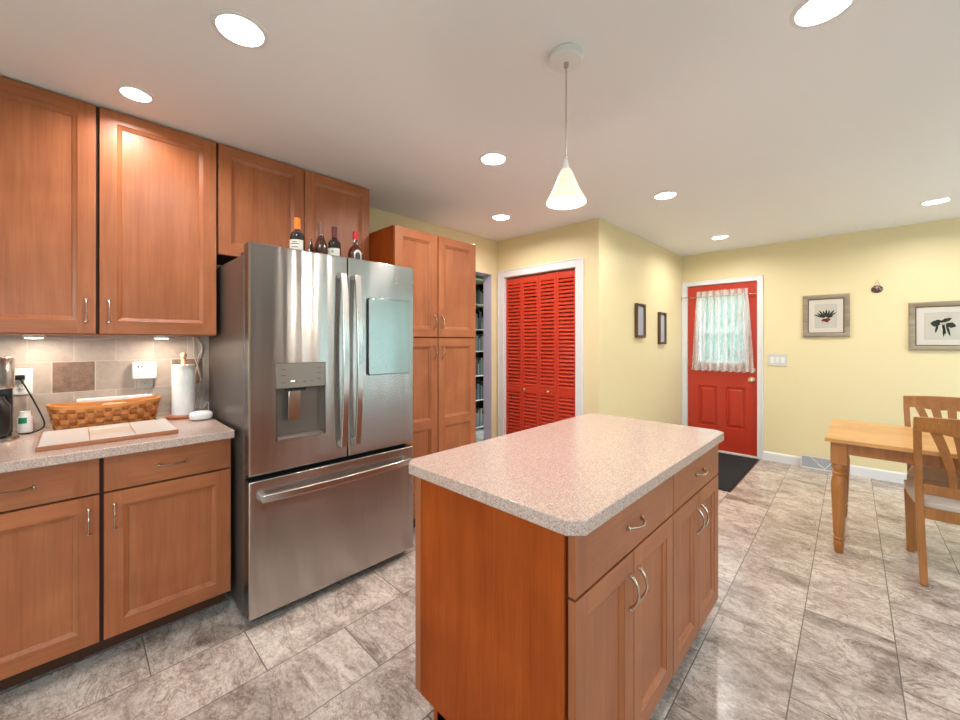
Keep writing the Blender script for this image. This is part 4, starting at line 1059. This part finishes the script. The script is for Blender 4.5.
MB().tube([(-.022, -.006, .022), (0, -.004, .095), (.022, -.006, .022)], .0015, 6).build('hanging_wire', 'bronzeframe', hg)
sw = thing('light_switch', 'white three-gang light switch plate right of the red door', 'light switch', (-.704, YF-.0005, 1.137))
MB().box(-.083, .083, -.007, 0, -.064, .064).build('cover_plate', 'outlet', sw, .002, 2)
sw.children[0].data.materials[0] = mat('light_grey_switch_plate', (.66, .63, .58), .35)
for i, x in enumerate((-.047, 0, .047)):
    o = MB().prism_x([(-.007, -.034), (-.011, -.034), (-.0085, .034), (-.007, .034)] if i != 1 else [(-.007, -.034), (-.0085, -.034), (-.012, .034), (-.007, .034)], x-.017, x+.017).build('rocker', 'white', sw)
vt = thing('floor_vent', 'white baseboard heating vent below the light switch, beside the table leg', 'vent', (-.365, YF-.0145, 0))
mb = MB().prism_x([(0, .002), (0, .125), (-.012, .125), (-.03, .03), (-.03, .002)], -.135, .135)
mb.build('vent_body', 'grille', vt, .002, 1)
mb = MB()
for a, b in ((-.135, -.128), (.128, .135)): mb.prism_x([(-.001, .002), (-.001, .128), (-.015, .128), (-.033, .03), (-.033, .002)], a, b)
mb.box(-.135, .135, -.016, -.001, .122, .128).box(-.135, .135, -.0335, -.003, .002, .016)
mb.ribbon([(-.0, -.025, .060), (.06, -.033, .020)], .008, .003, (0, -.3, 1)); mb.ribbon([(.06, -.033, .02), (.125, -.017, .11)], .008, .003, (1, 0, 0)); mb.ribbon([(-.05, -.016, .118), (.06, -.033, .02)], .008, .003, (1, 0, 0))
mb.build('vent_frame', 'white', vt)

# ================================================================= MAT
mt = thing('door_mat', 'black ribbed door mat lying in front of the red door', 'mat', (-1.26, 4.75, 0))
MB().box(-.385, .385, -.665, .665, 0.0005, .010).build('mat_pile', 'rug', mt, .003, 1)
mb = MB().box(-.40, -.385, -.68, .68, 0.0005, .006).box(.385, .40, -.68, .68, 0.0005, .006).box(-.385, .385, -.68, -.665, 0.0005, .006).box(-.385, .385, .665, .68, 0.0005, .006)
mb.build('mat_edge', 'black', mt)

# ================================================================= DINING TABLE
tb = thing('dining_table', 'golden pine dining table with turned legs', 'table', (-.188, 3.33, 0))
TW, TD, TZ = 1.25, .85, .73
mt_ = MB()
nb = 8
for i in range(nb): mt_.box(0, TW, TD*i/nb, TD*(i+1)/nb-.0004, TZ-.022, TZ)
mt_.build('tabletop', 'pine', tb)
mb = MB(); a = .05
mb.box(a, TW-a, a, a+.02, .632, TZ-.022).box(a, TW-a, TD-a-.02, TD-a, .632, TZ-.022).box(a, a+.02, a+.02, TD-a-.02, .632, TZ-.022).box(TW-a-.02, TW-a, a+.02, TD-a-.02, .632, TZ-.022)
mb.build('apron', 'pinez', tb, .001, 1)
prof = [(.020, 0), (.024, .004), (.029, .055), (.029, .07), (.024, .078), (.032, .088), (.032, .096), (.025, .104), (.030, .12), (.035, .24), (.041, .38), (.042, .44), (.036, .478), (.030, .49), (.038, .50), (.038, .508), (.030, .515), (.030, .528), (.040, .54), (.040, .552), (.030, .565), (.03, .57)]
for x in (.064, TW-.064):
    for y in (.066, TD-.066):
        MB().lathe([(a_*.9, b_) for a_, b_ in prof], 28, (x, y, 0)).box(x-.038, x+.038, y-.038, y+.038, .568, TZ-.022).build('leg', 'pinez', tb, smooth=True)

# ================================================================= CHAIRS
def chair():
    t = thing('dining_chair', 'honey wood dining chair with fanned back slats on the near side of the table', 'chair', (.421, 3.508, 0), 0, 'dining chairs at the pine table')
    hw = .215                       # half width at the back
    # rear posts: foot splays back, back leans
    for s in (-1, 1):
        pts = []; 
        for z, y in ((0, -.245), (.10, -.230), (.25, -.222), (.42, -.218), (.55, -.226), (.72, -.262), (.87, -.312)): pts.append((s*(.192+.030*(z/.87)), y, z))
        MB().ribbon(bez(pts, 4), .032, .036, (1, 0, 0)).build('rear_leg', 'chairwood', t, .004, 2)
    # front legs, slight sabre curve
    for s in (-1, 1):
        pts = [(s*.215, .232, 0), (s*.217, .212, .10), (s*.218, .205, .25), (s*.218, .212, .40)]
        n_ = 13; wds = [.036+.022*(i/12)**1.3 for i in range(13)]
        p_ = bez(pts, 4); MB().ribbon(p_, wds[:len(p_)], .040, (1, 0, 0)).build('front_leg', 'chairwood', t, .004, 2)
    # crest rail, bowed, with a scalloped lower edge
    vs = []; fs = []; n = 28
    for i in range(n+1):
        u = i/n*2-1; x = u*(hw+.022); bow = -.030*(1-u*u)
        zt = .935+.010*(1-u*u); zb = .868-.014*(1-u*u)+.010*math.cos(u*PI*2.0)*0-.010*abs(math.sin(u*PI*1.5))
        yt = -.335+bow; yb = -.312+bow
        vs += [(x, yb-.010, zb), (x, yb+.012, zb), (x, yt+.011, zt), (x, yt-.009, zt)]
    for i in range(n):
        for e in range(4): fs.append((i*4+e, (i+1)*4+e, (i+1)*4+(e+1) % 4, i*4+(e+1) % 4))
    fs += [(0, 1, 2, 3), (n*4+3, n*4+2, n*4+1, n*4)]
    MB().add(vs, fs).build('crest_rail', 'chairwood', t, .003, 2)
    # lower back rail
    MB().box(-hw, hw, -.237, -.215, .500, .556).build('back_rail', 'chairwood', t, .003, 2)
    # five slats, fanning outwards to the top
    for k in range(5):
        u = (k-2)/2
        p = []
        for j in range(9):
            v = j/8; z = .55+(.868-.55)*v
            x = u*(.085+.075*v**1.6)
            y = -.226-.088*v**1.3-.026*v*(1-u*u)-.008*math.sin(PI*v)
            p.append((x, y, z))
        MB().ribbon(p, [.030+.014*(j/8) for j in range(9)], .010, (1, 0, 0)).build('back_slat', 'chairwood', t, .002, 1)
    # seat apron
    MB().box(-hw, hw, -.232, -.210, .365, .425).build('seat_rail', 'chairwood', t, .002, 1)
    MB().box(-.235, .235, .200, .222, .365, .42).build('seat_rail', 'chairwood', t, .002, 1)
    # cushion
    vs = []; fs = []; nu, nv = 20, 20
    for j in range(nv+1):
        for i in range(nu+1):
            a = i/nu*2-1; b = j/nv*2-1; hw2 = .205+.052*(b+1)/2
            r_ = 1-.0*abs(a*b); x = a*hw2*(1-.04*b*b); y = .018+b*.232*(1-.03*a*a)
            e = (1-abs(a)**5)*(1-abs(b)**5); z = .448+.044*max(e, 0)**.5
            vs.append((x, y, z))
    m0 = len(vs); vs += [(x*.97, y*.97, .392) for x, y, z in vs]
    for j in range(nv):
        for i in range(nu):
            a = j*(nu+1)+i; fs += [(a, a+1, a+nu+2, a+nu+1), (m0+a, m0+a+nu+1, m0+a+nu+2, m0+a+1)]
    ring = [i for i in range(nu)]+[nu+j*(nu+1) for j in range(nv)]+[(nv)*(nu+1)+nu-i for i in range(nu)]+[(nv-j)*(nu+1) for j in range(nv)]
    for k in range(len(ring)): a, b = ring[k], ring[(k+1) % len(ring)]; fs.append((a, m0+a, m0+b, b))
    MB().add(vs, fs).build('seat_cushion', 'cush', t, smooth=True)
    return t
ch1 = chair()
dup(ch1, (.437, 4.015, 0), PI, 'honey wood dining chair on the far side of the table against the yellow wall')

# ================================================================= LIBRARY BEYOND THE DOORWAY
lib = thing('bookcase', 'dark tall bookcase seen through the doorway beside the pantry', 'bookcase', (-4.2, 3.75, 0), R90)
dk = mat('dark_bookcase_wood', (.05, .035, .03), .5)
MB().box(0, .02, 0, .35, 0, 2.35).build('side_panel', dk, lib); MB().box(.88, .9, 0, .35, 0, 2.35).build('side_panel', dk, lib)
MB().box(.02, .88, .335, .35, 0, 2.35).build('back_panel', dk, lib)
lit_edge = mat('lit_shelf_edge', (.75, .70, .70), .5)  # pale colour stands in for light caught by the shelf edges
SH = [.05, .46, .83, 1.20, 1.53, 1.91, 2.29]
for z in SH: MB().box(.02, .88, -.012, .335, z-.014, z, 0).build('shelf', lit_edge, lib)
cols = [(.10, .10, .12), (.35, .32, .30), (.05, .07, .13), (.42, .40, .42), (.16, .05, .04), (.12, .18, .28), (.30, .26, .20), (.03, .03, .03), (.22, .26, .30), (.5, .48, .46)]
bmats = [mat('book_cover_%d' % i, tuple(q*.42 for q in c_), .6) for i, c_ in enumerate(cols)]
for si, z in enumerate(SH[:-1]):
    y = 4.06; names = ['lowest', 'second', 'third', 'fourth', 'fifth', 'top'][si]
    k = 0
    while y < 4.50:
        th_ = random.uniform(.022, .048); hh = random.uniform(.17, .27); dd = random.uniform(.16, .22)
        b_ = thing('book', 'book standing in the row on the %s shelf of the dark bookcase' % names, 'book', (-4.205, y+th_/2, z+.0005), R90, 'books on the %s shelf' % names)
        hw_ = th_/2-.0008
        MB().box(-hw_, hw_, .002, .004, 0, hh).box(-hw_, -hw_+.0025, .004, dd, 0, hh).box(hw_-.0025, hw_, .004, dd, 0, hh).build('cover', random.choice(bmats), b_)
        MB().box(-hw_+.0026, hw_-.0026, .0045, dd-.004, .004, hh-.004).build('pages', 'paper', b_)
        y += th_+.001; k += 1
l = bpy.data.lights.new('library_fill', 'POINT'); l.energy = 1.0; l.color = (1, .92, .85); l.shadow_soft_size = .15  # unseen fill light without a fixture, added to light the library dimly
lo = bpy.data.objects.new('library_fill', l); C.objects.link(lo); lo.location = (-3.7, 2.6, 2.2)
